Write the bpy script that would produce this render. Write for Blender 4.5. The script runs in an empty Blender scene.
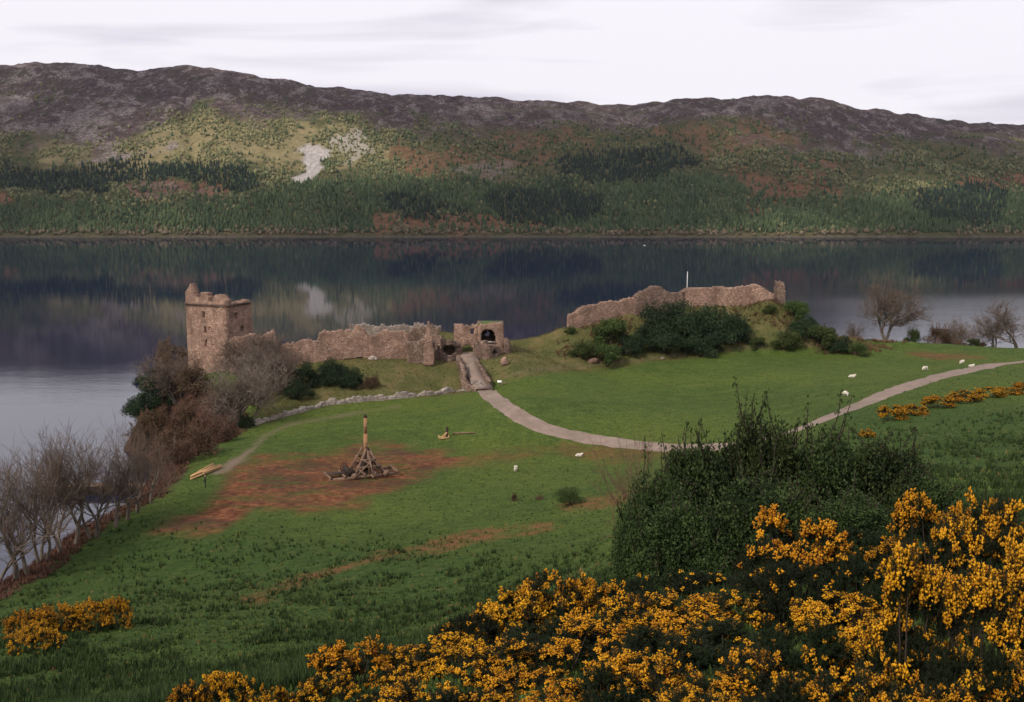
import bpy, bmesh, math, random
import numpy as np
from mathutils import Vector, Matrix, Euler

# ------------------------------------------------------------------ camera, world, sun, exposure
W, H, F = 1024, 702, 996.0
CAMZ = 52.0
PITCH = math.atan((351 - 208) / F)
CP, SP = math.cos(PITCH), math.sin(PITCH)
sc = bpy.context.scene
col = sc.collection
cam = bpy.data.cameras.new("camera"); cam.lens = 36.0 * F / W; cam.sensor_width = 36.0
cam.clip_start = 0.2; cam.clip_end = 30000
cob = bpy.data.objects.new("camera", cam); col.objects.link(cob)
cob.location = (0, 0, CAMZ); cob.rotation_euler = (math.pi / 2 - PITCH, 0, 0)
sc.camera = cob
sc.view_settings.view_transform = 'Standard'; sc.view_settings.look = 'None'
sc.view_settings.exposure = 0.15; sc.view_settings.gamma = 1.0
sc.view_settings.use_curve_mapping = False

SUN_EL, SUN_AZ = 40.0, 224.0          # compass-like azimuth: 0 = +Y, 90 = +X
SUN_STRENGTH, SUN_ANGLE = 2.9, 5.0
SKY_STRENGTH = 0.095
world = bpy.data.worlds.new("World"); sc.world = world; world.use_nodes = True
def build_world():
    nt = world.node_tree; nt.nodes.clear(); N = nt.nodes.new; L = nt.links.new
    out = N('ShaderNodeOutputWorld'); bg = N('ShaderNodeBackground'); bg.inputs[1].default_value = SKY_STRENGTH
    sky = N('ShaderNodeTexSky'); sky.sky_type = 'NISHITA'; sky.sun_disc = False
    sky.sun_elevation = math.radians(SUN_EL); sky.sun_rotation = math.radians(SUN_AZ)
    tc = N('ShaderNodeTexCoord'); sep = N('ShaderNodeSeparateXYZ'); L(tc.outputs['Generated'], sep.inputs[0])
    # flatten the direction onto a cloud layer so the bands lie low and long
    zc = N('ShaderNodeMath'); zc.operation = 'MAXIMUM'; zc.inputs[1].default_value = 0.0; L(sep.outputs[2], zc.inputs[0])
    mp = N('ShaderNodeMapping'); mp.inputs['Scale'].default_value = (2.2, 2.2, 17.0); mp.inputs['Location'].default_value = (3.1, 0.4, 0.35)
    mp.inputs['Rotation'].default_value = (0, math.radians(-3.0), 0)
    L(tc.outputs['Generated'], mp.inputs[0])
    no = N('ShaderNodeTexNoise'); no.inputs['Scale'].default_value = 1.0; no.inputs['Detail'].default_value = 4.5; no.inputs['Roughness'].default_value = 0.5
    no.inputs['Distortion'].default_value = 0.5
    L(mp.outputs[0], no.inputs[0])
    ra = N('ShaderNodeValToRGB'); L(no.outputs[0], ra.inputs[0])
    e = ra.color_ramp.elements
    e[0].position = 0.38; e[0].color = (7.0, 6.6, 7.6, 1)
    e[1].position = 0.55; e[1].color = (9.5, 9.1, 9.7, 1)
    # an overcast sky is brighter overhead than at the horizon
    el = N('ShaderNodeMapRange'); el.inputs[1].default_value = 0.12; el.inputs[2].default_value = 0.7
    el.inputs[3].default_value = 1.0; el.inputs[4].default_value = 1.15; L(zc.outputs[0], el.inputs[0])
    mu = N('ShaderNodeVectorMath'); mu.operation = 'SCALE'; L(ra.outputs[0], mu.inputs[0]); L(el.outputs[0], mu.inputs[3])
    mix = N('ShaderNodeMix'); mix.data_type = 'RGBA'; mix.inputs[0].default_value = 0.94
    L(sky.outputs[0], mix.inputs[6]); L(mu.outputs[0], mix.inputs[7])
    L(mix.outputs[2], bg.inputs[0]); L(bg.outputs[0], out.inputs[0])
build_world()
sl = bpy.data.lights.new("sun", 'SUN'); sl.energy = SUN_STRENGTH; sl.angle = math.radians(SUN_ANGLE); sl.color = (1.0, 0.92, 0.79)
so = bpy.data.objects.new("sun", sl); col.objects.link(so)
_e, _a = math.radians(SUN_EL), math.radians(SUN_AZ)
sdir = Vector((math.cos(_e) * math.sin(_a), math.cos(_e) * math.cos(_a), math.sin(_e)))
so.rotation_euler = sdir.to_track_quat('Z', 'Y').to_euler()
so.location = (0, -60, 120)

# ------------------------------------------------------------------ helpers
rng = np.random.default_rng(7)
def ray(px, py):
    u = (px - W / 2) / F; v = (H / 2 - py) / F
    return np.array([u, CP + v * SP, -SP + v * CP])
def at(px, py, Y):
    d = ray(px, py); t = Y / d[1]
    return np.array([d[0] * t, Y, CAMZ + d[2] * t])
def project(x, y, z):
    z = z - CAMZ
    dep = y * CP - z * SP; up = y * SP + z * CP
    dep = np.where(np.abs(dep) < 1e-3, 1e-3, dep)
    return W / 2 + F * x / dep, H / 2 - F * up / dep, dep

def _h(ix, iy, s):
    n = (ix.astype(np.int64) * 374761393 + iy.astype(np.int64) * 668265263 + s * 1442695041) & 0x7fffffff
    n = ((n ^ (n >> 13)) * 1274126177) & 0x7fffffff
    n = n ^ (n >> 16)
    return (n & 0xffff) / 65535.0
def vn(x, y, s=0):
    x = np.asarray(x, float); y = np.asarray(y, float)
    ix = np.floor(x); iy = np.floor(y); fx = x - ix; fy = y - iy
    fx = fx * fx * (3 - 2 * fx); fy = fy * fy * (3 - 2 * fy)
    a = _h(ix, iy, s); b = _h(ix + 1, iy, s); c = _h(ix, iy + 1, s); d = _h(ix + 1, iy + 1, s)
    return (a * (1 - fx) + b * fx) * (1 - fy) + (c * (1 - fx) + d * fx) * fy
def fbm(x, y, s=0, o=4, g=0.5):
    r = 0; a = 1; t = 0
    for k in range(o):
        r = r + a * vn(x * 2 ** k, y * 2 ** k, s + k * 17); t += a; a *= g
    return r / t
def sstep(a, b, x):
    t = np.clip((x - a) / (b - a), 0, 1); return t * t * (3 - 2 * t)
def inpoly(x, y, P):
    P = np.asarray(P, float); r = np.zeros(np.shape(x), bool); j = len(P) - 1
    for i in range(len(P)):
        xi, yi = P[i]; xj, yj = P[j]
        c = ((yi > y) != (yj > y)) & (x < (xj - xi) * (y - yi) / (yj - yi + 1e-12) + xi)
        r ^= c; j = i
    return r
def polydist(x, y, P, closed=True):
    P = np.asarray(P, float); n = len(P); best = np.full(np.shape(x), 1e9)
    for i in range(n if closed else n - 1):
        a = P[i]; b = P[(i + 1) % n]; d = b - a; L = max(d @ d, 1e-9)
        t = np.clip(((x - a[0]) * d[0] + (y - a[1]) * d[1]) / L, 0, 1)
        best = np.minimum(best, np.hypot(x - a[0] - t * d[0], y - a[1] - t * d[1]))
    return best

def tag(o, label=None, cat=None, group=None, kind=None):
    if label:
        o["label"] = label
        if len(label.replace('-', ' ').split()) > 16: print('LONG LABEL', label)
    if cat: o["category"] = cat
    if group: o["group"] = group
    if kind: o["kind"] = kind
    return o
def empty(name, loc=(0, 0, 0), rz=0.0):
    o = bpy.data.objects.new(name, None); col.objects.link(o)
    o.location = loc; o.rotation_euler = (0, 0, rz); o.empty_display_size = 0.3
    return o
def mesh_np(name, V, Fc, attrs=None, smooth=False):
    """V (n,3), Fc (m,k) array, or list of arrays with different k"""
    me = bpy.data.meshes.new(name)
    V = np.asarray(V, np.float32)
    if isinstance(Fc, np.ndarray): Fc = [Fc]
    Fc = [np.asarray(f, np.int32) for f in Fc if len(f)]
    me.vertices.add(len(V)); me.vertices.foreach_set('co', V.ravel())
    li = np.concatenate([f.ravel() for f in Fc]); tot = np.concatenate([np.full(len(f), f.shape[1], np.int32) for f in Fc])
    me.loops.add(len(li)); me.loops.foreach_set('vertex_index', li)
    st = np.concatenate([[0], np.cumsum(tot)[:-1]]).astype(np.int32)
    me.polygons.add(len(tot)); me.polygons.foreach_set('loop_start', st); me.polygons.foreach_set('loop_total', tot)
    if smooth: me.polygons.foreach_set('use_smooth', np.ones(len(tot), bool))
    if attrs:
        for k, a in attrs.items():
            at_ = me.attributes.new(k, 'FLOAT', 'POINT'); at_.data.foreach_set('value', np.asarray(a, np.float32))
    me.update(calc_edges=True); me.validate()
    return me
def obj(name, me, mat=None, parent=None):
    o = bpy.data.objects.new(name, me); col.objects.link(o)
    if mat is not None and len(me.materials) == 0: me.materials.append(mat)
    if parent is not None: o.parent = parent
    return o
def copy_tree(o, parent=None):
    c = o.copy(); col.objects.link(c); c.parent = parent
    for ch in list(o.children): copy_tree(ch, c)
    return c
class MB:
    """collects boxes, bars, tubes into one mesh"""
    def __init__(s): s.V = []; s.Q = []; s.T = []; s.n = 0
    def add(s, V, Q=None, T=None):
        V = np.asarray(V, float)
        if Q is not None and len(Q): s.Q.append(np.asarray(Q, int) + s.n)
        if T is not None and len(T): s.T.append(np.asarray(T, int) + s.n)
        s.V.append(V); s.n += len(V)
    def bar(s, p, q, w, h=None, bev=0.12, tw=0.0):
        """timber from p to q, rectangular section w x h with chamfered edges"""
        h = h or w; p = Vector(p); q = Vector(q); d = (q - p).normalized()
        up = Vector((0, 0, 1)) if abs(d.z) < 0.95 else Vector((0, 1, 0))
        a = d.cross(up).normalized(); b = a.cross(d)
        if tw: R = Matrix.Rotation(tw, 3, d); a = R @ a; b = R @ b
        c = bev * min(w, h); hw, hh = w / 2, h / 2
        prof = [(hw - c, hh), (hw, hh - c), (hw, -hh + c), (hw - c, -hh), (-hw + c, -hh), (-hw, -hh + c), (-hw, hh - c), (-hw + c, hh)]
        V = [];
        for e in (p, q):
            for (x, y) in prof: V.append(e + a * x + b * y)
        Q = [[i, (i + 1) % 8, 8 + (i + 1) % 8, 8 + i] for i in range(8)]
        V += [p, q]
        T = [[16, (i + 1) % 8, i] for i in range(8)] + [[17, 8 + i, 8 + (i + 1) % 8] for i in range(8)]
        s.add([list(v) for v in V], Q, T)
    def tube(s, pts, rad, k=8, cap=True):
        V, Q = tube_arrays(np.asarray(pts, float), np.asarray(rad, float), k)
        T = []
        if cap:
            n = len(V); V = np.vstack([V, pts[0], pts[-1]])
            T = [[n, (i + 1) % k, i] for i in range(k)] + [[n + 1, n - k + i, n - k + (i + 1) % k] for i in range(k)]
        s.add(V, Q, T)
    def build(s, name, mat, parent=None, smooth=False, attrs=None):
        fs = []
        if s.Q: fs.append(np.vstack(s.Q))
        if s.T: fs.append(np.vstack(s.T))
        return obj(name, mesh_np(name, np.vstack(s.V), fs, attrs, smooth), mat, parent)
def tube_arrays(P, R, k):
    n = len(P); D = np.gradient(P, axis=0); D /= np.linalg.norm(D, axis=1)[:, None] + 1e-9
    ref = np.array([0.31, 0.57, 0.76]);
    if abs(D[0] @ ref) > 0.9: ref = np.array([0.9, -0.3, 0.1])
    A = np.cross(D, ref); A /= np.linalg.norm(A, axis=1)[:, None] + 1e-9; B = np.cross(D, A)
    th = np.arange(k) / k * 2 * math.pi
    V = P[:, None, :] + R[:, None, None] * (np.cos(th)[None, :, None] * A[:, None, :] + np.sin(th)[None, :, None] * B[:, None, :])
    i = np.arange(n - 1)[:, None] * k; j = np.arange(k)[None, :]; j2 = (np.arange(k)[None, :] + 1) % k
    Q = np.stack([i + j, i + j2, i + k + j2, i + k + j], -1).reshape(-1, 4)
    return V.reshape(-1, 3), Q

# ------------------------------------------------------------------ material helpers
class MT:
    def __init__(s, name):
        s.m = bpy.data.materials.new(name); s.m.use_nodes = True; s.nt = s.m.node_tree
        s.b = s.nt.nodes['Principled BSDF']; s.b.inputs['Roughness'].default_value = 0.9
        s.b.inputs['Specular IOR Level'].default_value = 0.2
    def n(s, t, **kw):
        nd = s.nt.nodes.new(t)
        for k, v in kw.items(): setattr(nd, k, v)
        return nd
    def l(s, a, b): s.nt.links.new(a, b)
    def coord(s, kind='Object', scale=(1, 1, 1)):
        tc = s.n('ShaderNodeTexCoord'); mp = s.n('ShaderNodeMapping'); mp.inputs['Scale'].default_value = scale
        s.l(tc.outputs[kind], mp.inputs[0]); return mp.outputs[0]
    def noise(s, co, scale, detail=4, rough=0.55, dist=0.0):
        nd = s.n('ShaderNodeTexNoise'); nd.inputs['Scale'].default_value = scale; nd.inputs['Detail'].default_value = detail
        nd.inputs['Roughness'].default_value = rough; nd.inputs['Distortion'].default_value = dist
        if co is not None: s.l(co, nd.inputs['Vector'])
        return nd.outputs[0]
    def ramp(s, fac, stops):
        nd = s.n('ShaderNodeValToRGB'); el = nd.color_ramp.elements
        while len(el) < len(stops): el.new(0.5)
        for e, (p, c) in zip(el, stops): e.position = p; e.color = (*c, 1) if len(c) == 3 else c
        s.l(fac, nd.inputs[0]); return nd.outputs[0]
    def mix(s, fac, a, b, mode='MIX'):
        nd = s.n('ShaderNodeMix', data_type='RGBA', blend_type=mode)
        for i, v in ((0, fac), (6, a), (7, b)):
            if isinstance(v, (int, float)): nd.inputs[i].default_value = v
            elif isinstance(v, tuple): nd.inputs[i].default_value = (*v, 1)
            else: s.l(v, nd.inputs[i])
        return nd.outputs[2]
    def math(s, op, a, b=None, clamp=False):
        nd = s.n('ShaderNodeMath', operation=op, use_clamp=clamp)
        for i, v in ((0, a), (1, b)):
            if v is None: continue
            if isinstance(v, (int, float)): nd.inputs[i].default_value = v
            else: s.l(v, nd.inputs[i])
        return nd.outputs[0]
    def mr(s, v, a, b, c=0.0, d=1.0):
        nd = s.n('ShaderNodeMapRange'); s.l(v, nd.inputs[0])
        for i, x in enumerate((a, b, c, d)): nd.inputs[i + 1].default_value = x
        return nd.outputs[0]
    def attr(s, name):
        nd = s.n('ShaderNodeAttribute', attribute_name=name); return nd.outputs['Fac']
    def rand(s):
        return s.n('ShaderNodeObjectInfo').outputs['Random']
    def color(s, c):
        if isinstance(c, tuple): s.b.inputs['Base Color'].default_value = (*c, 1)
        else: s.l(c, s.b.inputs['Base Color'])
    def bump(s, h, strength=0.5, dist=0.1):
        nd = s.n('ShaderNodeBump'); nd.inputs['Strength'].default_value = strength; nd.inputs['Distance'].default_value = dist
        s.l(h, nd.inputs['Height']); s.l(nd.outputs[0], s.b.inputs['Normal'])

def leaf_mat(name, dark, light, transl=0.25, hue=(0.485, 0.515), val=(0.8, 1.2)):
    m = MT(name)
    v = m.attr('var')
    c = m.ramp(v, [(0.0, dark), (1.0, light)])
    hs = m.n('ShaderNodeHueSaturation'); m.l(c, hs.inputs['Color'])
    m.l(m.mr(m.rand(), 0, 1, *hue), hs.inputs['Hue']); m.l(m.mr(m.rand(), 0, 1, *val), hs.inputs['Value'])
    m.color(hs.outputs[0]); m.b.inputs['Roughness'].default_value = 0.75
    if transl > 0:
        tr = m.n('ShaderNodeBsdfTranslucent'); m.l(hs.outputs[0], tr.inputs[0])
        mx = m.n('ShaderNodeMixShader'); mx.inputs[0].default_value = transl
        out = m.nt.nodes['Material Output']; m.l(m.b.outputs[0], mx.inputs[1]); m.l(tr.outputs[0], mx.inputs[2]); m.l(mx.outputs[0], out.inputs[0])
    return m.m
def bark_mat(name, a, b, scale=6):
    m = MT(name); co = m.coord('Object', (1, 1, 0.35))
    m.color(m.ramp(m.noise(co, scale, 5, 0.65), [(0.3, a), (0.7, b)])); m.bump(m.noise(co, scale * 3, 3), 0.5, 0.03)
    return m.m
def stone_mat(name, lo, mid, hi, scale=1.0, moss=0.25):
    m = MT(name); co = m.coord('Object', (1, 1, 1))
    vo = m.n('ShaderNodeTexVoronoi'); vo.inputs['Scale'].default_value = 1.9 * scale; vo.inputs['Randomness'].default_value = 0.9
    mp = m.coord('Object', (1, 1, 2.5)); m.l(mp, vo.inputs['Vector'])
    sep = m.n('ShaderNodeSeparateColor'); m.l(vo.outputs['Color'], sep.inputs[0])
    base = m.ramp(sep.outputs[0], [(0.0, lo), (0.5, mid), (1.0, hi)])
    big = m.noise(co, 0.22 * scale, 4, 0.6)
    base = m.mix(m.mr(big, 0.42, 0.62, 0, 0.75), base, tuple(x * 0.5 for x in mid))
    ed = m.n('ShaderNodeTexVoronoi', feature='DISTANCE_TO_EDGE'); ed.inputs['Scale'].default_value = 1.9 * scale; ed.inputs['Randomness'].default_value = 0.9
    m.l(mp, ed.inputs['Vector'])
    base = m.mix(m.mr(ed.outputs[0], 0.0, 0.07, 0.45, 0.0), base, tuple(x * 0.55 for x in lo))
    streak = m.noise(m.coord('Object', (0.7, 0.7, 0.16)), 1.0, 5, 0.7)
    base = m.mix(m.mr(streak, 0.5, 0.68, 0, 0.5), base, tuple(x * 0.5 for x in lo))
    if moss:
        ms = m.noise(co, 0.8, 5, 0.7)
        base = m.mix(m.mr(ms, 0.6, 0.72, 0, moss), base, (0.10, 0.10, 0.035))
    lich = m.noise(co, 2.4, 3, 0.7)
    base = m.mix(m.mr(lich, 0.6, 0.7, 0, 0.6), base, (0.50, 0.44, 0.39))
    m.color(base)
    m.bump(m.math('ADD', m.math('MULTIPLY', m.mr(ed.outputs[0], 0, 0.12), 0.7), m.noise(co, 6, 3)), 0.6, 0.08)
    return m.m
def wood_mat(name, a, b):
    m = MT(name); co = m.coord('Object', (1, 1, 1))
    n1 = m.noise(co, 1.3, 5, 0.7); n2 = m.noise(m.coord('Object', (6, 6, 1.2)), 3, 3)
    c = m.ramp(n1, [(0.25, a), (0.75, b)]); c = m.mix(m.mr(n2, 0.5, 0.7, 0, 0.5), c, tuple(x * 0.5 for x in a))
    m.color(c); m.bump(n2, 0.4, 0.02); return m.m

M = {}
M['stone'] = stone_mat('castle_stone', (0.18, 0.105, 0.078), (0.33, 0.205, 0.15), (0.46, 0.315, 0.235), 1.5)
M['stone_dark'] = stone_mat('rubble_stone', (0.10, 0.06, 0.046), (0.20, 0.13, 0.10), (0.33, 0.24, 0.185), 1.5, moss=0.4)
M['stone_pale'] = stone_mat('dry_stone', (0.18, 0.14, 0.115), (0.37, 0.31, 0.265), (0.56, 0.49, 0.43), scale=1.6, moss=0.35)
M['stone_grey'] = stone_mat('grey_stone', (0.15, 0.115, 0.095), (0.29, 0.235, 0.20), (0.42, 0.35, 0.30), scale=1.5, moss=0.4)
M['bark'] = bark_mat('grey_brown_bark', (0.075, 0.060, 0.048), (0.185, 0.15, 0.12))
M['twig'] = bark_mat('brown_twigs', (0.085, 0.06, 0.046), (0.165, 0.12, 0.092), 2)
M['twig_grey'] = bark_mat('grey_twigs', (0.105, 0.08, 0.062), (0.20, 0.16, 0.13), 2)
M['twig_russet'] = bark_mat('russet_twigs', (0.095, 0.052, 0.038), (0.185, 0.105, 0.072), 2)
M['bark_dark'] = bark_mat('dark_bark', (0.02, 0.015, 0.011), (0.055, 0.04, 0.03))
M['wood_grey'] = wood_mat('weathered_timber', (0.11, 0.062, 0.042), (0.28, 0.19, 0.135))
M['wood_dark'] = wood_mat('dark_timber', (0.02, 0.014, 0.012), (0.06, 0.042, 0.034))
M['wood_pale'] = wood_mat('fresh_timber', (0.391, 0.227, 0.099), (0.561, 0.370, 0.189))
M['wood_arm'] = wood_mat('orange_timber', (0.264, 0.133, 0.068), (0.387, 0.215, 0.119))
m = MT('white_paint'); m.color(m.ramp(m.noise(m.coord(), 4), [(0.3, (0.70, 0.69, 0.68)), (0.7, (0.82, 0.81, 0.80))])); m.b.inputs['Roughness'].default_value = 0.5; M['white'] = m.m
m = MT('fence_wire'); m.color(m.ramp(m.noise(m.coord(), 4), [(0.3, (0.2, 0.2, 0.2)), (0.7, (0.3, 0.3, 0.3))])); m.b.inputs['Metallic'].default_value = 0.7; m.b.inputs['Roughness'].default_value = 0.5; M['wire'] = m.m
m = MT('wool'); m.color(m.ramp(m.noise(m.coord(), 9, 4), [(0.3, (0.46, 0.41, 0.33)), (0.7, (0.70, 0.65, 0.56))])); m.bump(m.noise(m.coord(), 25, 3), 0.8, 0.03); M['wool'] = m.m
M['gorse_leaf'] = leaf_mat('gorse_spines', (0.004, 0.008, 0.003), (0.016, 0.026, 0.007), 0.08)
M['gorse_flower'] = leaf_mat('gorse_petals', (0.32, 0.11, 0.005), (0.82, 0.40, 0.017), 0.2, (0.496, 0.510), (0.92, 1.15))
M['shrub_leaf'] = leaf_mat('shrub_leaves', (0.007, 0.016, 0.005), (0.062, 0.094, 0.024), 0.15)
M['ivy_leaf'] = leaf_mat('evergreen_leaves', (0.010, 0.022, 0.009), (0.034, 0.058, 0.022), 0.1)
M['bush_leaf'] = leaf_mat('bush_leaves', (0.026, 0.045, 0.012), (0.085, 0.12, 0.03), 0.15)
M['russet_leaf'] = leaf_mat('russet_leaves', (0.045, 0.028, 0.017), (0.15, 0.09, 0.05), 0.15)
M['tuft'] = leaf_mat('grass_blades', (0.010, 0.026, 0.006), (0.105, 0.155, 0.034), 0.2)
M['tussock'] = leaf_mat('tussock_blades', (0.007, 0.018, 0.005), (0.050, 0.080, 0.020), 0.15)
M['dead_tuft'] = leaf_mat('dead_grass_blades', (0.16, 0.075, 0.035), (0.36, 0.22, 0.09), 0.2)
M['bracken'] = leaf_mat('dead_bracken_fronds', (0.06, 0.03, 0.021), (0.17, 0.085, 0.052), 0.15)

# ------------------------------------------------------------------ the near land
CTRL = [  # (px, py, distance)
 (475,372,200),(515,405,168),(540,420,160),(600,440,150),(660,447,142),(720,447,132),(780,436,124),(830,420,122),(890,396,135),
 (940,377,158),(985,365,185),(1024,361,200),(700,400,180),(600,390,190),(560,370,215),(700,356,226),(850,349,240),(930,343,250),
 (1000,352,250),(1060,352,245),(900,365,210),(800,375,195),
 (480,358,212),(380,367,202),(410,359,210),(300,361,208),(240,368,208),(290,400,186),(260,420,176),(350,402,186),(450,392,194),(400,384,196),
 (445,437,158),(358,478,130),(578,455,146),(515,470,138),(205,487,125),(190,480,128),(240,450,145),(280,435,160),(160,490,122),(90,530,107),
 (40,560,98),(0,585,92),(300,540,100),(250,600,70),(400,540,95),(560,500,110),(500,560,75),(600,540,80),(100,650,50),(400,640,45),
 (0,650,52),(200,690,40),(60,630,56),(560,580,60),(1024,430,95),(980,450,80),(900,480,62),(960,410,118),(1000,395,130),(890,418,112),(880,440,95),
 (1024,480,60),(1024,540,22),(800,570,22),(600,615,22),(400,658,22),(200,708,22),(700,500,60),(800,470,80),(180,440,165),(165,420,190)]
pts = [at(*c) for c in CTRL]
XYZ = [(0,0,48.3),(15,0,48.6),(-15,0,47.2),(0,10,46.0),(8,10,47.2),(-8,10,44.9),(0,15,44.7),(7,15,46.1),(-6,15,43.5),(13,15,46.9),(11,20,45.4),(40,0,51),(-40,0,46),(90,0,52),(-70,20,34),(-60,60,22),
 (120,40,46),(170,90,38),(190,160,28),(190,220,20),(0,-25,53),(60,-25,54),(-60,-25,46),(150,-10,53),(200,20,50),
 # castle close and the loch side of the headland
 (-62,225,16),(-84,222,9),(-40,235,20),(-28,238,22.2),(-12,238,22),(0,225,20.5),(-10,250,19),(6,245,18),(-60,215,17.5),(-72,205,15),
 (8,214,20.5),(130,262,12),(90,262,14)]
pts = np.array([*pts, *XYZ])
def rbf_fit(P, c=10.0, lam=0.6):
    d = np.sqrt(((P[:, None, :2] - P[None, :, :2]) ** 2).sum(-1) + c * c)
    n = len(P); A = np.zeros((n + 3, n + 3)); A[:n, :n] = d - lam * np.eye(n)
    A[:n, n] = 1; A[:n, n + 1:] = P[:, :2]; A[n, :n] = 1; A[n + 1:, :n] = P[:, :2].T
    b = np.zeros(n + 3); b[:n] = P[:, 2]
    return np.linalg.solve(A, b)
wgt = rbf_fit(pts)
def land(x, y):
    r = np.full(np.shape(x), wgt[len(pts)]) + wgt[len(pts) + 1] * x + wgt[len(pts) + 2] * y
    for p, w_ in zip(pts, wgt[:len(pts)]): r = r + w_ * np.sqrt((x - p[0]) ** 2 + (y - p[1]) ** 2 + 100.0)
    return r
# the knoll with the upper bailey: crest line with its heights
KN = np.array([at(572,329,232), at(596,321,236), at(640,311,240), at(690,303,242), at(745,305.5,241), at(772,300,240), at(800,318,238), at(835,339,236)])
def knoll(x, y):
    best = np.full(np.shape(x), 1e9); hz = np.zeros(np.shape(x)); side = np.zeros(np.shape(x))
    for a, b in zip(KN[:-1], KN[1:]):
        d = b[:2] - a[:2]; L = d @ d
        t = np.clip(((x - a[0]) * d[0] + (y - a[1]) * d[1]) / L, 0, 1)
        qx = x - a[0] - t * d[0]; qy = y - a[1] - t * d[1]; r = np.hypot(np.where(x < KN[0][0], qx * 1.6, qx), qy)
        k = r < best; hz = np.where(k, a[2] + t * (b[2] - a[2]), hz); side = np.where(k, qy, side); best = np.minimum(best, r)
    return best, hz, side
SHORE = [(-70,-60),(-62,60),(-57,92),(-55,120),(-57,140),(-58,165),(-62,182),(-74,198),(-86,210),(-90,224),(-84,240),(-62,254),(-30,262),(0,266),
 (12,276),(25,284),(60,284),(85,278),(110,286),(160,292),(260,290),(330,240),(330,-60)]
X0, X1, Y0, Y1, ST = -115.0, 225.0, -26.0, 305.0, 0.8
gx = np.arange(X0, X1 + ST / 2, ST); gy = np.arange(Y0, Y1 + ST / 2, ST)
GX, GY = np.meshgrid(gx, gy)
GZ = land(GX, GY)
r_, hz_, sd_ = knoll(GX, GY)
wid = np.where(sd_ > 0, 22.0, 15.0)
bump_ = np.clip(1 - np.maximum(r_ - np.where(sd_ > 0, 5.0, 0.6), 0) / wid, 0, 1); bump_ = bump_ ** 1.25
GZ = np.where(hz_ > GZ, GZ + (hz_ - GZ) * bump_, GZ)
GZ += bump_ * (1 - bump_) * 3.0 * (fbm(GX / 5, GY / 5, 3) - 0.5) * 2
GZ += (fbm(GX / 14, GY / 14, 1) - 0.5) * 0.9 + (fbm(GX / 2.5, GY / 2.5, 2, 3) - 0.5) * 0.22
sdist = polydist(GX, GY, SHORE); sdist = np.where(inpoly(GX, GY, SHORE), sdist, -sdist)
sdist += (fbm(GX / 9, GY / 9, 5) - 0.5) * 5
bw = np.where(GY < 175, 11.0, 13.0)
shore_m = sstep(0, 1, np.clip((sdist + 1.5) / bw, 0, 1))
GZ = -4 + (GZ + 4) * np.where(sdist > -1.5, np.sqrt(shore_m) * 0.55 + shore_m * 0.45, 0)
DECK = np.array([at(*c) for c in [(466,350,214.5),(469.5,357,210),(471.5,363,206.5),(474,370,203),(478,377,199.8),(482,384,196.6),(485,389.5,194.0)]])
_d = np.full(GX.shape, 1e9); _z = np.zeros(GX.shape)
for _a, _b in zip(DECK[:-1], DECK[1:]):
    _v = _b[:2] - _a[:2]; _t = np.clip(((GX - _a[0]) * _v[0] + (GY - _a[1]) * _v[1]) / (_v @ _v), 0, 1)
    _r = np.hypot(GX - _a[0] - _t * _v[0], GY - _a[1] - _t * _v[1]); _k = _r < _d
    _z = np.where(_k, _a[2] + _t * (_b[2] - _a[2]), _z); _d = np.minimum(_d, _r)
_ditch = 2.2 * np.exp(-((GY - 199) / 5.0) ** 2) * np.exp(-((GX + 11) / 7.0) ** 2)
GZ = np.minimum(GZ, _z - 0.5 + np.maximum(_d - 2.2, 0) * 0.42) - _ditch * (_d > 1.9)
def tz(x, y):
    fx = np.clip((np.asarray(x, float) - X0) / ST, 0, len(gx) - 1.001); fy = np.clip((np.asarray(y, float) - Y0) / ST, 0, len(gy) - 1.001)
    i = fx.astype(int); j = fy.astype(int); u = fx - i; v = fy - j
    return (GZ[j, i] * (1 - u) + GZ[j, i + 1] * u) * (1 - v) + (GZ[j + 1, i] * (1 - u) + GZ[j + 1, i + 1] * u) * v
def hit(px, py, t0=9.0):
    d = ray(px, py); t = np.arange(t0, 330, 0.15)
    x = d[0] * t; y = d[1] * t; z = CAMZ + d[2] * t
    k = np.nonzero(z < tz(x, y))[0]
    if len(k) == 0: return np.array([x[-1], y[-1], max(z[-1], 0)])
    k = k[0]; return np.array([x[k], y[k], float(tz(x[k], y[k]))])
def ground(px, Y, py=400):
    """the ground point that stands Y metres off in picture column px"""
    p = at(px, py, Y); p[2] = float(tz(p[0], p[1])); return p

PX, PY, _ = project(GX, GY, GZ)
front = GY > 4
def mask(P, soft, ymin=4, ymax=400, seed=0, amp=1.0):
    P = np.asarray(P, float)
    d = polydist(PX, PY, P); d = np.where(inpoly(PX, PY, P), d, -d)
    d = d + (fbm(GX / 3.0, GY / 3.0, 30 + seed) - 0.5) * 2 * soft * amp
    return sstep(-soft, soft, d) * ((GY > ymin) & (GY < ymax))
dirt = mask([(235,462),(300,455),(352,446),(400,446),(465,458),(452,468),(425,478),(385,492),(330,505),(300,508),(255,512),(225,527),(180,537),(150,533),(165,520),(205,508),(222,490)], 7, 100, 160, 1, 1.5)
dirt = np.maximum(dirt, 0.9 * mask([(285,496),(330,498),(372,500),(366,510),(300,512)], 4, 100, 160, 2))
dirt = np.maximum(dirt, 0.55 * mask([(560,445),(600,447),(640,450),(690,449),(690,456),(610,462),(560,455),(500,462),(440,470),(440,462),(500,452)], 5, 110, 175, 3, 1.6))
dirt = np.maximum(dirt, 0.8 * mask([(905,352),(960,354),(985,358),(960,360),(920,358)], 3, 190, 260, 9))
rust = mask([(230,602),(262,592),(318,574),(380,553),(430,543),(500,528),(540,522),(552,526),(500,536),(440,550),(385,558),(325,577),(262,600)], 3.6, 40, 130, 4, 2.4) * 0.85
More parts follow.
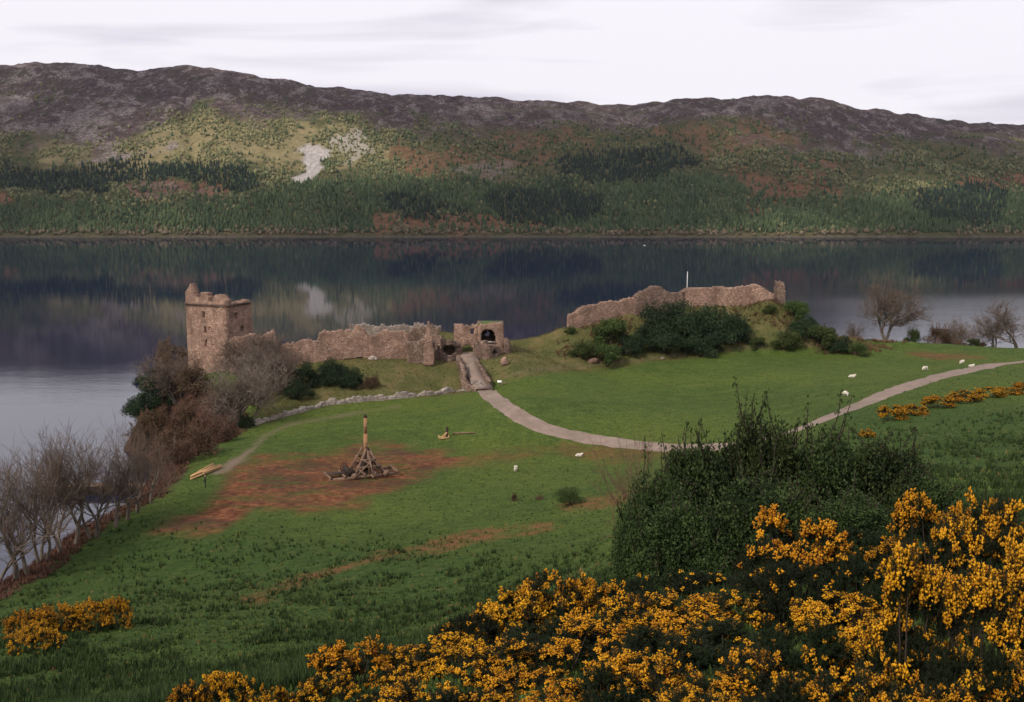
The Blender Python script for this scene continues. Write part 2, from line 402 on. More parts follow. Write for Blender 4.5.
rust = np.maximum(rust, 0.8 * mask([(560,505),(600,497),(645,490),(645,500),(600,508),(565,512)], 4, 60, 140, 5, 1.8))
track = sstep(275, 240, PX) * 0.55 + 0.4; track = track * mask([(210,474),(224,464),(242,454),(252,446),(262,436),(285,424),(330,416),(400,405),(400,407),(330,419),(287,427),(266,438),(252,452),(242,462),(222,474)], 1.6, 110, 200, 6, 1.0)
dry = mask([(268,424),(300,412),(360,402),(455,394),(480,388),(500,380),(560,372),(640,364),(720,352),(800,348),(870,344),(850,335),(800,280),(560,290),(540,325),(400,325),(300,340),(250,390)], 3.5, 170, 262, 7)
rough = sstep(505, 560, PY + 22 * (fbm(GX / 6, GY / 6, 44) - 0.5) - 0.12 * (PX - 300)) * front
rough = np.maximum(rough, sstep(780, 860, PX) * sstep(398, 414, PY)) * front
edge = sstep(10.5, 8.0, sdist) * (GX < 30) * (GY < 300)
edge = np.maximum(edge, sstep(12.5, 9.5, sdist) * (GX < -20) * (GY > 60))
nv = len(gx); nr = len(gy)
idx = np.arange(nv * nr).reshape(nr, nv)
quads = np.stack([idx[:-1, :-1], idx[:-1, 1:], idx[1:, 1:], idx[1:, :-1]], -1).reshape(-1, 4)
def field_material():
    m = MT('meadow'); co = m.coord('Object')
    n0 = m.noise(co, 0.035, 4, 0.6, 0.4); n1 = m.noise(co, 0.35, 5, 0.65); n2 = m.noise(co, 3.2, 4, 0.75); n3 = m.noise(co, 1.1, 3, 0.6)
    g = m.ramp(n1, [(0.28, (0.044, 0.073, 0.014)), (0.52, (0.068, 0.107, 0.021)), (0.75, (0.107, 0.135, 0.029))])
    g = m.mix(m.mr(n0, 0.42, 0.62, 0, 0.6), g, (0.112, 0.140, 0.026))
    g = m.mix(m.mr(n2, 0.46, 0.66, 0, 0.8), g, (0.020, 0.038, 0.009)); g = m.mix(m.mr(m.noise(co, 0.85, 6, 0.85), 0.50, 0.60, 0, 0.62), g, (0.026, 0.050, 0.011))
    g = m.mix(m.mr(m.noise(co, 1.9, 4, 0.75), 0.54, 0.64, 0, 0.6), g, (0.125, 0.150, 0.036))
    # rough lower slope: darker sward with tawny dead grass
    rg = m.attr('rough')
    rc = m.ramp(n3, [(0.30, (0.022, 0.050, 0.012)), (0.55, (0.043, 0.080, 0.018)), (0.8, (0.085, 0.105, 0.032))])
    rc = m.mix(m.mr(m.noise(co, 0.55, 4, 0.7), 0.60, 0.70, 0, 0.55), rc, (0.15, 0.095, 0.04))
    g = m.mix(m.math('MULTIPLY', rg, 0.85), g, rc)
    dc = m.ramp(m.noise(co, 0.16, 6, 0.75), [(0.32, (0.050, 0.062, 0.020)), (0.5, (0.105, 0.098, 0.038)), (0.68, (0.185, 0.132, 0.066))])
    dc = m.mix(m.mr(n2, 0.45, 0.75, 0, 0.5), dc, (0.06, 0.075, 0.016))
    g = m.mix(m.math('MULTIPLY', m.attr('dry'), 0.9), g, dc)
    rs = m.ramp(n2, [(0.3, (0.12, 0.045, 0.024)), (0.7, (0.26, 0.12, 0.055))])
    rf = m.math('MULTIPLY', m.attr('rust'), m.mr(m.noise(co, 0.7, 4, 0.7), 0.38, 0.55, 0.1, 1.0))
    g = m.mix(rf, g, rs)
    ms = m.noise(m.coord('Object', (0.28, 1.3, 1)), 0.8, 5, 0.7, 0.6)
    dcol = m.ramp(n3, [(0.3, (0.075, 0.028, 0.016)), (0.5, (0.16, 0.058, 0.029)), (0.72, (0.27, 0.115, 0.055))])
    dcol = m.mix(m.mr(m.noise(co, 0.13, 4, 0.6), 0.45, 0.6, 0, 0.75), dcol, (0.062, 0.034, 0.024))
    df = m.math('MULTIPLY', m.attr('dirt'), m.mr(ms, 0.36, 0.52, 0.22, 1.0))
    g = m.mix(df, g, dcol)
    g = m.mix(m.attr('track'), g, m.ramp(n2, [(0.3, (0.13, 0.095, 0.06)), (0.7, (0.24, 0.18, 0.14))]))
    ec = m.ramp(n1, [(0.3, (0.035, 0.024, 0.018)), (0.6, (0.085, 0.045, 0.032)), (0.8, (0.075, 0.06, 0.03))])
    g = m.mix(m.attr('edge'), g, ec)
    m.color(g); m.b.inputs['Roughness'].default_value = 1.0; m.b.inputs['Specular IOR Level'].default_value = 0.1
    m.bump(m.math('ADD', m.noise(co, 2.6, 5, 0.75), m.math('MULTIPLY', n3, 0.8)), 0.9, 0.35)
    return m.m
terr = obj('meadow', mesh_np('meadow', np.stack([GX, GY, GZ], -1).reshape(-1, 3), quads,
    dict(dirt=dirt.ravel(), rust=rust.ravel(), track=track.ravel(), dry=dry.ravel(), rough=rough.ravel(), edge=edge.ravel()), True), field_material())
tag(terr, kind='structure')

# gravel path, draped on the meadow
def path_strip(name, pix, half, mat, lift=0.06):
    C_ = np.array([hit(*p)[:2] for p in pix]); 
    seg = np.r_[0, np.cumsum(np.linalg.norm(np.diff(C_, axis=0), axis=1))]
    n = int(seg[-1] / 0.7); s = np.linspace(0, seg[-1], n)
    x = np.interp(s, seg, C_[:, 0]); y = np.interp(s, seg, C_[:, 1])
    for _ in range(14):
        x[1:-1] = (x[:-2] + 2 * x[1:-1] + x[2:]) / 4; y[1:-1] = (y[:-2] + 2 * y[1:-1] + y[2:]) / 4
    tx = np.gradient(x); ty = np.gradient(y); L = np.hypot(tx, ty); nx, ny = -ty / L, tx / L
    K = 7; V = []
    for k in range(K):
        o = (k / (K - 1) * 2 - 1)
        hw = np.interp(s / seg[-1], [0, .4, .55, .72, 1], [half, half, half * 1.2, half * 1.6, half * 1.4]) * (1 + 0.34 * (fbm(s / 1.6, s * 0 + 9 * np.sign(o), 70) - 0.5))
        xx = x + nx * o * hw; yy = y + ny * o * hw
        V.append(np.stack([xx, yy, tz(xx, yy) + lift - (0.05 if k in (0, K - 1) else 0)], -1))
    V = np.stack(V, 1); i = np.arange(n * K).reshape(n, K)
    q = np.stack([i[:-1, :-1], i[1:, :-1], i[1:, 1:], i[:-1, 1:]], -1).reshape(-1, 4)
    return tag(obj(name, mesh_np(name, V.reshape(-1, 3), q[:, ::-1], None, True), mat), kind='structure')
m = MT('gravel'); co = m.coord('Object')
c = m.ramp(m.noise(co, 0.6, 5, 0.7), [(0.3, (0.17, 0.125, 0.10)), (0.7, (0.27, 0.205, 0.17))])
c = m.mix(m.mr(m.noise(co, 7, 3, 0.7), 0.55, 0.7, 0, 0.4), c, (0.2, 0.15, 0.12)); c = m.mix(m.mr(m.noise(co, 0.25, 4, 0.7), 0.45, 0.65, 0, 0.5), c, (0.15, 0.12, 0.085)); m.color(c); m.bump(m.noise(co, 12, 3), 0.5, 0.04); M['gravel'] = m.m
path_strip('path', [(483,387),(491,396),(505,408),(525,420.5),(550,430.5),(580,437),(610,441),(650,446),(700,448),(745,443.5),(780,436),(815,424),(850,409),(880,396.5),(910,385),(950,374),(985,366.5),(1024,361.5),(1060,358)], 1.65, M['gravel'])

# ------------------------------------------------------------------ the loch
def water_material():
    m = MT('loch_water'); co = m.coord('Object')
    m.b.inputs['Base Color'].default_value = (0.004, 0.010, 0.034, 1)
    m.b.inputs['Roughness'].default_value = 0.06; m.b.inputs['IOR'].default_value = 2.1; m.b.inputs['Specular IOR Level'].default_value = 0.5
    # cat's paws: long streaks of wind-ruffled water
    st = m.noise(m.coord('Object', (0.0012, 0.006, 1)), 1.0, 4, 0.55, 0.3)
    tcx = m.n('ShaderNodeTexCoord'); sep = m.n('ShaderNodeSeparateXYZ'); m.l(tcx.outputs['Object'], sep.inputs[0])
    right = m.math('MULTIPLY', m.mr(sep.outputs[0], 60, 190, 0, 1), m.mr(sep.outputs[1], 690, 560, 0, 1))
    far = m.math('MULTIPLY', m.mr(sep.outputs[0], 350, 700, 0, 1), m.math('MULTIPLY', m.mr(sep.outputs[1], 1270, 1330, 0, 1), m.mr(sep.outputs[1], 1480, 1420, 0, 1)))
    right = m.math('MAXIMUM', right, far)
    left = m.math('MULTIPLY', m.mr(sep.outputs[0], -40, -80, 0, .35), m.mr(sep.outputs[1], 420, 280, 0, 1)); right = m.math('MAXIMUM', right, left)
    ruf = m.math('ADD', m.mr(st, 0.58, 0.72, 0, 0.35), m.math('MULTIPLY', right, 0.75), True)
    w1 = m.noise(m.coord('Object', (0.25, 0.75, 1)), 1.0, 4, 0.6)
    w2 = m.noise(m.coord('Object', (0.035, 0.11, 1)), 1.0, 3, 0.55)
    h = m.math('ADD', m.math('MULTIPLY', w1, 0.35), m.math('MULTIPLY', w2, 0.5))
    bp = m.n('ShaderNodeBump'); m.l(h, bp.inputs['Height']); bp.inputs['Distance'].default_value = 0.6
    m.l(m.mr(ruf, 0, 1, 0.026, 0.24), bp.inputs['Strength']); m.l(bp.outputs[0], m.b.inputs['Normal'])
    m.l(m.mr(ruf, 0, 1, 0.0, 0.14), m.b.inputs['Roughness'])
    df = m.n('ShaderNodeBsdfDiffuse'); df.inputs[0].default_value = (0.004, 0.009, 0.024, 1)   # the peaty body of the water, seen through the wave faces
    mx = m.n('ShaderNodeMixShader'); m.l(m.mr(ruf, 0, 1, 0.68, 0.9), mx.inputs[0]); m.l(df.outputs[0], mx.inputs[1]); m.l(m.b.outputs[0], mx.inputs[2])
    m.l(mx.outputs[0], m.nt.nodes['Material Output'].inputs[0])
    return m.m
wx = np.array([-6000, 6000.]); wy = np.array([-600, 2200.])
V = np.array([[-5000, -600, 0], [5000, -600, 0], [5000, 2300, 0], [-5000, 2300, 0]], float)
tag(obj('water', mesh_np('water', V, np.array([[0, 1, 2, 3]])), water_material()), kind='structure')

# ------------------------------------------------------------------ the far hills
SKY = np.array([(-700,95),(-300,80),(-120,72),(0,68),(60,65),(110,66),(150,71),(200,67.5),(240,72),(300,84),(360,92),(420,98),(470,96.5),(520,103),(560,101),(600,106),(630,107.5),
 (670,97.5),(700,96),(720,99),(760,97),(810,99.5),(860,110),(920,118),(960,122),(1024,127),(1150,135),(1400,150),(1800,165)], float)
YS, YR = 1795.0, 2900.0
na, nt_ = 760, 230
A_ = np.linspace(-0.85, 0.85, na); T_ = np.r_[np.linspace(-0.04, 1.05, nt_ - 12), np.linspace(1.08, 1.6, 12)]
AA, TT = np.meshgrid(A_, T_)
def hill(a, t):
    Yr = YR + 120 * (vn(a * 9, a * 0, 91) - 0.5)
    yS = YS + 26 * (fbm(a * 14, a * 0, 92) - 0.5)
    Y = yS + (Yr - yS) * t; X = a * Y
    px = 512 + F * a / CP * 1.0
    rp = np.interp(512 + a * F, SKY[:, 0], SKY[:, 1])
    zr = CAMZ + (208 - rp) / F * Yr * 0.962
    s = np.where(t < 1, np.clip(t, 0, 1) ** 0.95 * (1 - 0.16 * np.sin(np.clip(t, 0, 1) * math.pi * 2) * 0.5), 1 - 0.9 * (t - 1) ** 1.3)
    z = 1.2 + (zr - 1.2) * s
    z = np.where(t < 0, t * 200, z)
    up = np.clip(t, 0, 1)
    amp = 34 * up * (1 - up) * 2.2
    n = fbm(X / 190, Y / 150, 81, 5) - 0.5
    rid = 1 - np.abs(fbm(X / 120 + Y / 300, Y / 110, 83, 4) * 2 - 1)
    z = z + np.where(t > 0, amp * (n * 2.0 + (rid - 0.75) * 0.9 * sstep(0.35, 0.75, up)), 0)
    crag = sstep(0.45, 0.8, up) * (t < 1.03)
    kn_ = 1 - np.abs(fbm(X / 150, Y / 120, 88, 3) * 2 - 1)
    z = z + crag * (20 * (fbm(X / 48, Y / 40, 85, 4) - 0.5) + 26 * (kn_ - 0.75))
    gl = np.abs(vn(X / 260 + Y / 700, Y * 0, 87) - 0.5)
    z = z - np.where(t > 0, 22 * np.exp(-(gl / 0.08) ** 2) * up * (1 - up) * 3, 0)
    return X, Y, z
HX, HY, HZ = hill(AA, TT)
hpx, hpy, _ = project(HX, HY, HZ)
def hmask(px, py, P, soft, X=None, Y=None, seed=0, amp=1.3):
    P = np.asarray(P, float); d = polydist(px, py, P); d = np.where(inpoly(px, py, P), d, -d)
    d = d + (fbm(X / 45, Y / 60, 130 + seed) - 0.5) * 2 * soft * amp + (fbm(X / 11, Y / 16, 150 + seed, 2) - 0.5) * soft * 0.9
    return sstep(-soft * 0.5, soft * 0.5, d)
def zones(px, py, X, Y):
    hm = lambda P, s, k=0, a=1.3: hmask(px, py, P, s, X, Y, k, a)
    Z = {}
    sky = np.interp(px, SKY[:, 0], SKY[:, 1])
    moorline = np.interp(px, [-400, 0, 30, 100, 200, 300, 400, 470, 560, 640, 700, 760, 860, 960, 1024, 1400], [140, 138, 142, 152, 118, 120, 132, 138, 128, 126, 128, 140, 160, 150, 150, 170])
    Z['moor'] = sstep(12, -12, py - moorline + 8 + 46 * (fbm(X / 150, Y / 130, 201) - 0.5) + 26 * (fbm(X / 36, Y / 36, 203) - 0.5))
    Z['scree'] = hm([(302,142),(320,143),(326,155),(322,168),(313,178),(300,184),(290,183),(298,174),(308,164),(303,154)], 5.5, 1, 2.0)
    Z['scree'] = np.maximum(Z['scree'], hm([(328,140),(350,135),(372,140),(376,152),(350,158),(330,154)], 8, 2, 2.4) * 0.6)
    rk = hm([(72,162),(100,155),(140,150),(176,141),(180,146),(140,158),(100,165),(80,167)], 4, 3, 1.8)
    rk = np.maximum(rk, hm([(40,125),(70,115),(120,103),(142,106),(120,120),(80,133),(50,138)], 9, 4, 2.2) * 0.75)
    rk = np.maximum(rk, hm([(420,110),(480,97),(520,110),(480,122),(430,122)], 9, 5, 2.2) * 0.55)
    rk = np.maximum(rk, hm([(540,105),(600,106),(640,115),(600,127),(550,125)], 8, 6, 2.2) * 0.5)
    rk = np.maximum(rk, hm([(730,103),(760,98),(778,102),(772,116),(745,117),(725,112)], 4, 7, 1.0) * 0.7)
    rk = np.maximum(rk, hm([(820,150),(870,145),(900,150),(880,160),(830,160)], 9, 8, 2.0) * 0.6)
    rk = np.maximum(rk, hm([(460,165),(520,160),(500,178),(470,185)], 8, 9, 2.2) * 0.5)
    rk = np.maximum(rk, hm([(120,188),(160,182),(215,190),(205,198),(140,200)], 5, 16, 2.0) * 0.5)
    rk = np.maximum(rk, hm([(0,95),(30,98),(30,110),(0,112)], 6, 17, 2.0) * 0.6)
    Z['rock'] = rk
    Z['grass'] = hm([(35,150),(90,140),(150,135),(200,115),(300,118),(385,135),(390,160),(330,165),(300,170),(230,166),(120,172),(50,165)], 11, 10, 1.5)  # grassy part of the slope that also holds the painted sunlight
    rs = hm([(125,185),(165,180),(225,184),(232,194),(180,198),(130,198)], 5, 11, 1.8)
    rs = np.maximum(rs, hm([(-20,192),(10,190),(12,204),(-20,206)], 4, 12))
    rs = np.maximum(rs, hm([(735,178),(830,170),(830,195),(790,210),(745,205)], 12, 13, 2.2) * 0.9)
    rs = np.maximum(rs, hm([(950,180),(1010,172),(1060,170),(1060,190),(970,192)], 7, 14, 1.8))
    rs = np.maximum(rs, hm([(370,215),(440,215),(560,224),(560,232),(380,232)], 6, 15, 1.8) * 0.9)
    rs = np.maximum(rs, hm([(640,125),(760,118),(820,125),(800,150),(700,145)], 12, 18, 2.4) * 0.7)
    rs = np.maximum(rs, hm([(400,150),(500,140),(560,130),(600,140),(500,165),(420,185)], 12, 19, 2.4) * 0.7)
    Z['rust'] = rs
    sp = hm([(-60,168),(60,172),(120,160),(200,163),(258,172),(255,190),(232,192),(180,178),(130,180),(100,192),(40,192),(-60,190)], 7, 20)
    sp = np.maximum(sp, hm([(480,198),(530,190),(600,200),(600,215),(560,224),(500,222)], 7, 21))
    sp = np.maximum(sp, hm([(548,160),(600,152),(680,148),(700,165),(650,182),(590,185),(560,176)], 8, 22))
    sp = np.maximum(sp, hm([(900,195),(960,188),(1010,190),(1000,226),(930,222)], 8, 23))
    sp = np.maximum(sp, hm([(380,196),(440,200),(470,212),(430,220),(390,212)], 6, 24))
    Z['spruce'] = sp
    low = np.interp(px, [-500, 0, 100, 240, 330, 420, 520, 640, 720, 820, 940, 1024, 1500], [196, 198, 204, 200, 178, 178, 182, 172, 176, 200, 198, 196, 196])
    Z['pine'] = sstep(-6, 6, py - low + 16 * (fbm(X / 90, Y / 90, 205) - 0.5)) * (py < 233)
    Z['shore'] = sstep(235.5, 237.0, py + 2.5 * (fbm(X / 40, Y / 40, 206) - .5))
    return Z
ZN = zones(hpx, hpy, HX, HY)
def hill_material():
    m = MT('hillside'); co = m.coord('Object')
    n1 = m.noise(co, 0.012, 6, 0.65); n2 = m.noise(co, 0.06, 5, 0.7); n3 = m.noise(co, 0.15, 4, 0.7)
    base = m.ramp(n2, [(0.3, (0.060, 0.078, 0.033)), (0.5, (0.128, 0.128, 0.057)), (0.7, (0.203, 0.147, 0.083))])
    moor = m.ramp(m.noise(co, 0.09, 8, 0.85), [(0.36, (0.033, 0.025, 0.029)), (0.52, (0.109, 0.075, 0.077)), (0.62, (0.190, 0.135, 0.122)), (0.74, (0.307, 0.246, 0.217))])
    moor = m.mix(m.mr(n1, 0.5, 0.62, 0, 0.55), moor, (0.078, 0.078, 0.042))
    sunlit_grass = m.ramp(m.noise(co, 0.05, 8, 0.82), [(0.3, (0.179, 0.173, 0.078)), (0.55, (0.356, 0.294, 0.149)), (0.75, (0.518, 0.353, 0.223))])  # pale hill grass, lightened further to carry the sunlit patch in colour
    rs = m.ramp(n2, [(0.3, (0.162, 0.084, 0.051)), (0.6, (0.297, 0.155, 0.089)), (0.8, (0.351, 0.243, 0.162))])
    rkc = m.ramp(m.noise(co, 0.2, 6, 0.8), [(0.38, (0.083, 0.068, 0.068)), (0.52, (0.331, 0.276, 0.262)), (0.68, (0.690, 0.607, 0.565))])
    c = m.mix(m.attr('grass'), base, sunlit_grass); c = m.mix(m.attr('rust'), c, rs); c = m.mix(m.attr('moor'), c, moor)
    # outcrops of bare rock breaking through the heather
    vr = m.noise(m.coord('Object', (1, .6, .8)), 0.03, 8, 0.8, 0.15)
    rf = m.math('MAXIMUM', m.math('MULTIPLY', m.mr(vr, 0.44, 0.54), m.attr('rock')), m.math('MULTIPLY', m.mr(vr, 0.512, 0.575), m.math('MULTIPLY', m.attr('moor'), 0.8)))
    c = m.mix(rf, c, rkc)
    c = m.mix(m.attr('scree'), c, m.ramp(n3, [(0.3, (0.34, 0.30, 0.27)), (0.6, (0.66, 0.61, 0.57))]))
    c = m.mix(m.attr('shore'), c, m.ramp(n3, [(0.3, (0.10, 0.085, 0.06)), (0.7, (0.24, 0.19, 0.15))]))
    m.color(c); m.b.inputs['Roughness'].default_value = 1.0; m.b.inputs['Specular IOR Level'].default_value = 0.05
    m.bump(m.math('ADD', m.noise(co, 0.08, 6, 0.75), m.math('MULTIPLY', vr, 1.2)), 1.0, 12.0)
    return m.m
idx = np.arange(na * nt_).reshape(nt_, na)
q = np.stack([idx[:-1, :-1], idx[:-1, 1:], idx[1:, 1:], idx[1:, :-1]], -1).reshape(-1, 4)
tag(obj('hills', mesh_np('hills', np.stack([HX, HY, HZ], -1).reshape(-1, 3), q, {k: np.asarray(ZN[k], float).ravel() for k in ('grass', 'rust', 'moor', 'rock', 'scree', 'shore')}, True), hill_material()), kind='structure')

# woods on the far shore: thousands of small trees, too many and too far to count
def hill_wood(name, n, dens, kind, mat, label, hr, wr, seed):
    R = np.random.default_rng(seed)
    a = R.uniform(-0.72, 0.72, n); t = R.uniform(0.004, 1.0, n)
    X, Y, z = hill(a, t); px, py, _ = project(X, Y, z)
    d = dens(zones(px, py, X, Y), X, Y, px, py)
    k = R.uniform(0, 1, n) < d
    X, Y, z = X[k], Y[k], z[k]; n = len(X)
    h = R.uniform(hr[0], hr[1], n) * R.uniform(0.75, 1.15, n); w = h * R.uniform(wr[0], wr[1], n)
    var = np.clip(0.62 * fbm(X / 40, Y / 60, 301 + seed) + 0.5 * R.uniform(0, 1, n) - 0.06, 0, 1)
    if kind == 'cone':
        S = 6; th = np.arange(S) / S * 2 * math.pi
        lay = [(0.05, 0.75), (0.10, 1.0), (0.5, 0.62), (0.8, 0.26)]
    else:
        S = 6; th = np.arange(S) / S * 2 * math.pi
        lay = [(0.12, 0.30), (0.35, 0.95), (0.62, 1.0), (0.86, 0.6)]
    nl = len(lay); rot = R.uniform(0, 6.28, n)
    P = np.zeros((n, nl * S + 1, 3))
    for i, (hh, rr) in enumerate(lay):
        jit = R.uniform(0.6, 1.3, (n, S)); ang = th[None] + rot[:, None] + (0.5 * i)
        P[:, i * S:(i + 1) * S, 0] = X[:, None] + np.cos(ang) * jit * (w * rr)[:, None]
        P[:, i * S:(i + 1) * S, 1] = Y[:, None] + np.sin(ang) * jit * (w * rr)[:, None]
        P[:, i * S:(i + 1) * S, 2] = z[:, None] - 0.6 + (h * hh)[:, None] * R.uniform(0.9, 1.1, (n, S))
    P[:, -1, 0] = X; P[:, -1, 1] = Y; P[:, -1, 2] = z + h
    f = []
    for i in range(nl - 1):
        for s in range(S): f.append((i * S + s, i * S + (s + 1) % S, (i + 1) * S + (s + 1) % S)); f.append((i * S + s, (i + 1) * S + (s + 1) % S, (i + 1) * S + s))
    for s in range(S): f.append(((nl - 1) * S + s, (nl - 1) * S + (s + 1) % S, nl * S))
    f = np.array(f); nvv = nl * S + 1
    Fc = (f[None] + (np.arange(n) * nvv)[:, None, None]).reshape(-1, 3)
    vv = np.repeat(var, nvv) + np.tile(np.r_[np.full(nl * S, 0.0), 0.05], n)
    o = obj(name, mesh_np(name, P.reshape(-1, 3), Fc, dict(var=vv)), mat)
    return tag(o, label, 'wood', kind='stuff')
def wood_leaf(name, d, l):
    m = MT(name); m.color(m.ramp(m.attr('var'), [(0.15, d), (0.85, l)])); m.b.inputs['Roughness'].default_value = 1; m.b.inputs['Specular IOR Level'].default_value = 0.05; return m.m
M['spruce'] = wood_leaf('spruce_needles', (0.016, 0.029, 0.023), (0.039, 0.060, 0.042))
M['pine'] = wood_leaf('pine_needles', (0.032, 0.058, 0.029), (0.115, 0.154, 0.070))
M['birch'] = wood_leaf('birch_twigs', (0.082, 0.100, 0.047), (0.270, 0.252, 0.122))
M['shore_scrub'] = wood_leaf('shore_scrub_twigs', (0.078, 0.072, 0.039), (0.247, 0.189, 0.124))
def lean(Z): return (1 - Z['scree']) * (1 - 0.8 * Z['rock'])
hill_wood('spruce_plantation', 75000, lambda Z, X, Y, px, py: np.clip(Z['spruce'] * 1.0, 0, 1) * lean(Z) * (py < 231), 'cone', M['spruce'], 'blocks of dark blue-green spruce on the far hillside', (8, 14), (0.17, 0.26), 11)
hill_wood('pine_wood', 125000, lambda Z, X, Y, px, py: np.clip(Z['pine'] * (1 - Z['spruce']) * (0.75 - 0.75 * Z['rust']) + 0.10 * (1 - Z['moor']) ** 2 * (1 - .8 * Z['grass']) * (py > np.interp(px, SKY[:, 0], SKY[:, 1]) + 14), 0, 1) * lean(Z) * (py < 232.5), 'cone', M['pine'], 'mid-green pine wood along the lower slope above the far shore', (6.5, 13), (0.20, 0.36), 12)
hill_wood('birch_wood', 130000, lambda Z, X, Y, px, py: np.clip((py > np.interp(px, SKY[:, 0], SKY[:, 1]) + 12) * np.maximum((1 - Z['moor']) ** 1.5, .10 * (fbm(X / 60, Y / 50, 315) > .5) * (py > np.interp(px, SKY[:, 0], SKY[:, 1]) + 16)) * (1 - Z['pine'] * 0.8) * (1 - Z['spruce']) * (0.75 - 0.62 * Z['rust']) * sstep(0.33, 0.6, fbm(X / 70, Y / 80, 311) + .10 * Z['grass']), 0, 1) * lean(Z) * (py < 233), 'round', M['birch'], 'pale grey-green birch scrub scattered over the middle of the far hill', (3.5, 8), (0.3, 0.55), 13)
hill_wood('shore_scrub', 90000, lambda Z, X, Y, px, py: 0.75 * sstep(227, 232, py + 5 * (fbm(X / 70, Y / 70, 314) - .5)) * (py < 238.4) * sstep(0.25, 0.5, fbm(X / 60, Y / 40, 313)) , 'round', M['shore_scrub'], 'line of pale brown scrub along the far water edge', (4, 8), (0.35, 0.6), 14)
# ------------------------------------------------------------------ the castle
def vwall(name, st, thick, mat, parent=None, cell=0.28, voids=(), rag=0.35, sink=1.2, seed=0, pixel=True, extra=None):
    """ruined masonry wall along stations (px, py_top, py_base, Y): a lattice of stones with a broken top and openings"""
    P = []
    for (px, yt, yb, Y) in st:
        a = at(px, yt, Y); b = at(px, yb, Y); P.append((a[0], a[1], a[2], b[2]))
    P = np.array(P)
    seg = np.r_[0, np.cumsum(np.linalg.norm(np.diff(P[:, :2], axis=0), axis=1) + 1e-6)]
    L = seg[-1]; ns = max(2, int(round(L / cell))); s = np.linspace(0, L, ns + 1)
    x = np.interp(s, seg, P[:, 0]); y = np.interp(s, seg, P[:, 1])
    tx = np.gradient(x); ty = np.gradient(y); l = np.hypot(tx, ty) + 1e-9
    nx, ny = -ty / l, tx / l                              # away from the camera for a left-to-right wall
    sm = (s[:-1] + s[1:]) / 2
    zt = np.interp(sm, seg, P[:, 2]); zb = np.interp(sm, seg, P[:, 3]) - sink
    zt = zt + rag * (vn(sm / 1.6, sm * 0, 400 + seed) - 0.5) * 2.0 + rag * (vn(sm / 0.4, sm * 0, 420 + seed) - 0.5) * 0.8
    z0 = zb.min(); nz = max(1, int(math.ceil((zt.max() - z0) / cell)))
    zc = z0 + (np.arange(nz) + 0.5) * cell
    S = (zc[None, :] < zt[:, None]) & (zc[None, :] > zb[:, None])
    xm = np.interp(sm, seg, P[:, 0]); ym = np.interp(sm, seg, P[:, 1])
    cx, cy, _ = project(np.repeat(xm[:, None], nz, 1), np.repeat(ym[:, None], nz, 1), np.repeat(zc[None], ns, 0))
    for v in voids: S &= ~inpoly(cx, cy, v)
    R = np.random.default_rng(900 + seed)
    J = cell * 0.20
    def lattice(off):
        V = np.zeros((ns + 1, nz + 1, 3)); zz = z0 + np.arange(nz + 1) * cell
        o = off + (R.uniform(-1, 1, (ns + 1, nz + 1)) * 0.05 + (fbm(np.repeat(s[:, None], nz + 1, 1) / 1.5, np.repeat(zz[None], ns + 1, 0) / 1.5, 440 + seed) - 0.5) * 0.22)
        js = R.uniform(-J, J, (ns + 1, nz + 1))
        V[:, :, 0] = x[:, None] + nx[:, None] * o + (tx / l)[:, None] * js
        V[:, :, 1] = y[:, None] + ny[:, None] * o + (ty / l)[:, None] * js
        V[:, :, 2] = zz[None] + R.uniform(-J, J, (ns + 1, nz + 1))
        return V.reshape(-1, 3)
    V = np.vstack([lattice(0.0), lattice(thick)]); nvv = (ns + 1) * (nz + 1)
    id_ = lambda i, j, k: k * nvv + i * (nz + 1) + j
    Q = []
    Sp = np.pad(S, 1)
    for i in range(ns):
        for j in range(nz):
            if not S[i, j]: continue
            a, b, c, d = id_(i, j, 0), id_(i + 1, j, 0), id_(i + 1, j + 1, 0), id_(i, j + 1, 0)
            e, f, g, h = (v + nvv for v in (a, b, c, d))
            Q.append((a, b, c, d)); Q.append((f, e, h, g))
            if not Sp[i, j + 1]: Q.append((a, d, h, e))
            if not Sp[i + 2, j + 1]: Q.append((b, f, g, c))
            if not Sp[i + 1, j]: Q.append((a, e, f, b))
            if not Sp[i + 1, j + 2]: Q.append((d, c, g, h))
    Q = np.array(Q); used, inv = np.unique(Q.ravel(), return_inverse=True)
    V = V[used]; Q = inv.reshape(-1, 4)
    return obj(name, mesh_np(name, V, Q), mat, parent)

def rect(x0, y0, x1, y1): return [(x0, y0), (x1, y0), (x1, y1), (x0, y1)]
def arch(x0, yt, x1, yb, k=9, spring=0.5):
    r = (x1 - x0) / 2; ys = yt + (yb - yt) * spring
    return [(x0, yb), (x0, ys)] + [((x0 + x1) / 2 - r * math.cos(t), ys - (ys - yt) * math.sin(t)) for t in np.linspace(0, math.pi, k)] + [(x1, ys), (x1, yb)]
def oval(cx, cy, rx, ry, k=14): return [(cx + rx * math.cos(t), cy + ry * math.sin(t)) for t in np.linspace(0, 2 * math.pi, k, endpoint=False)]

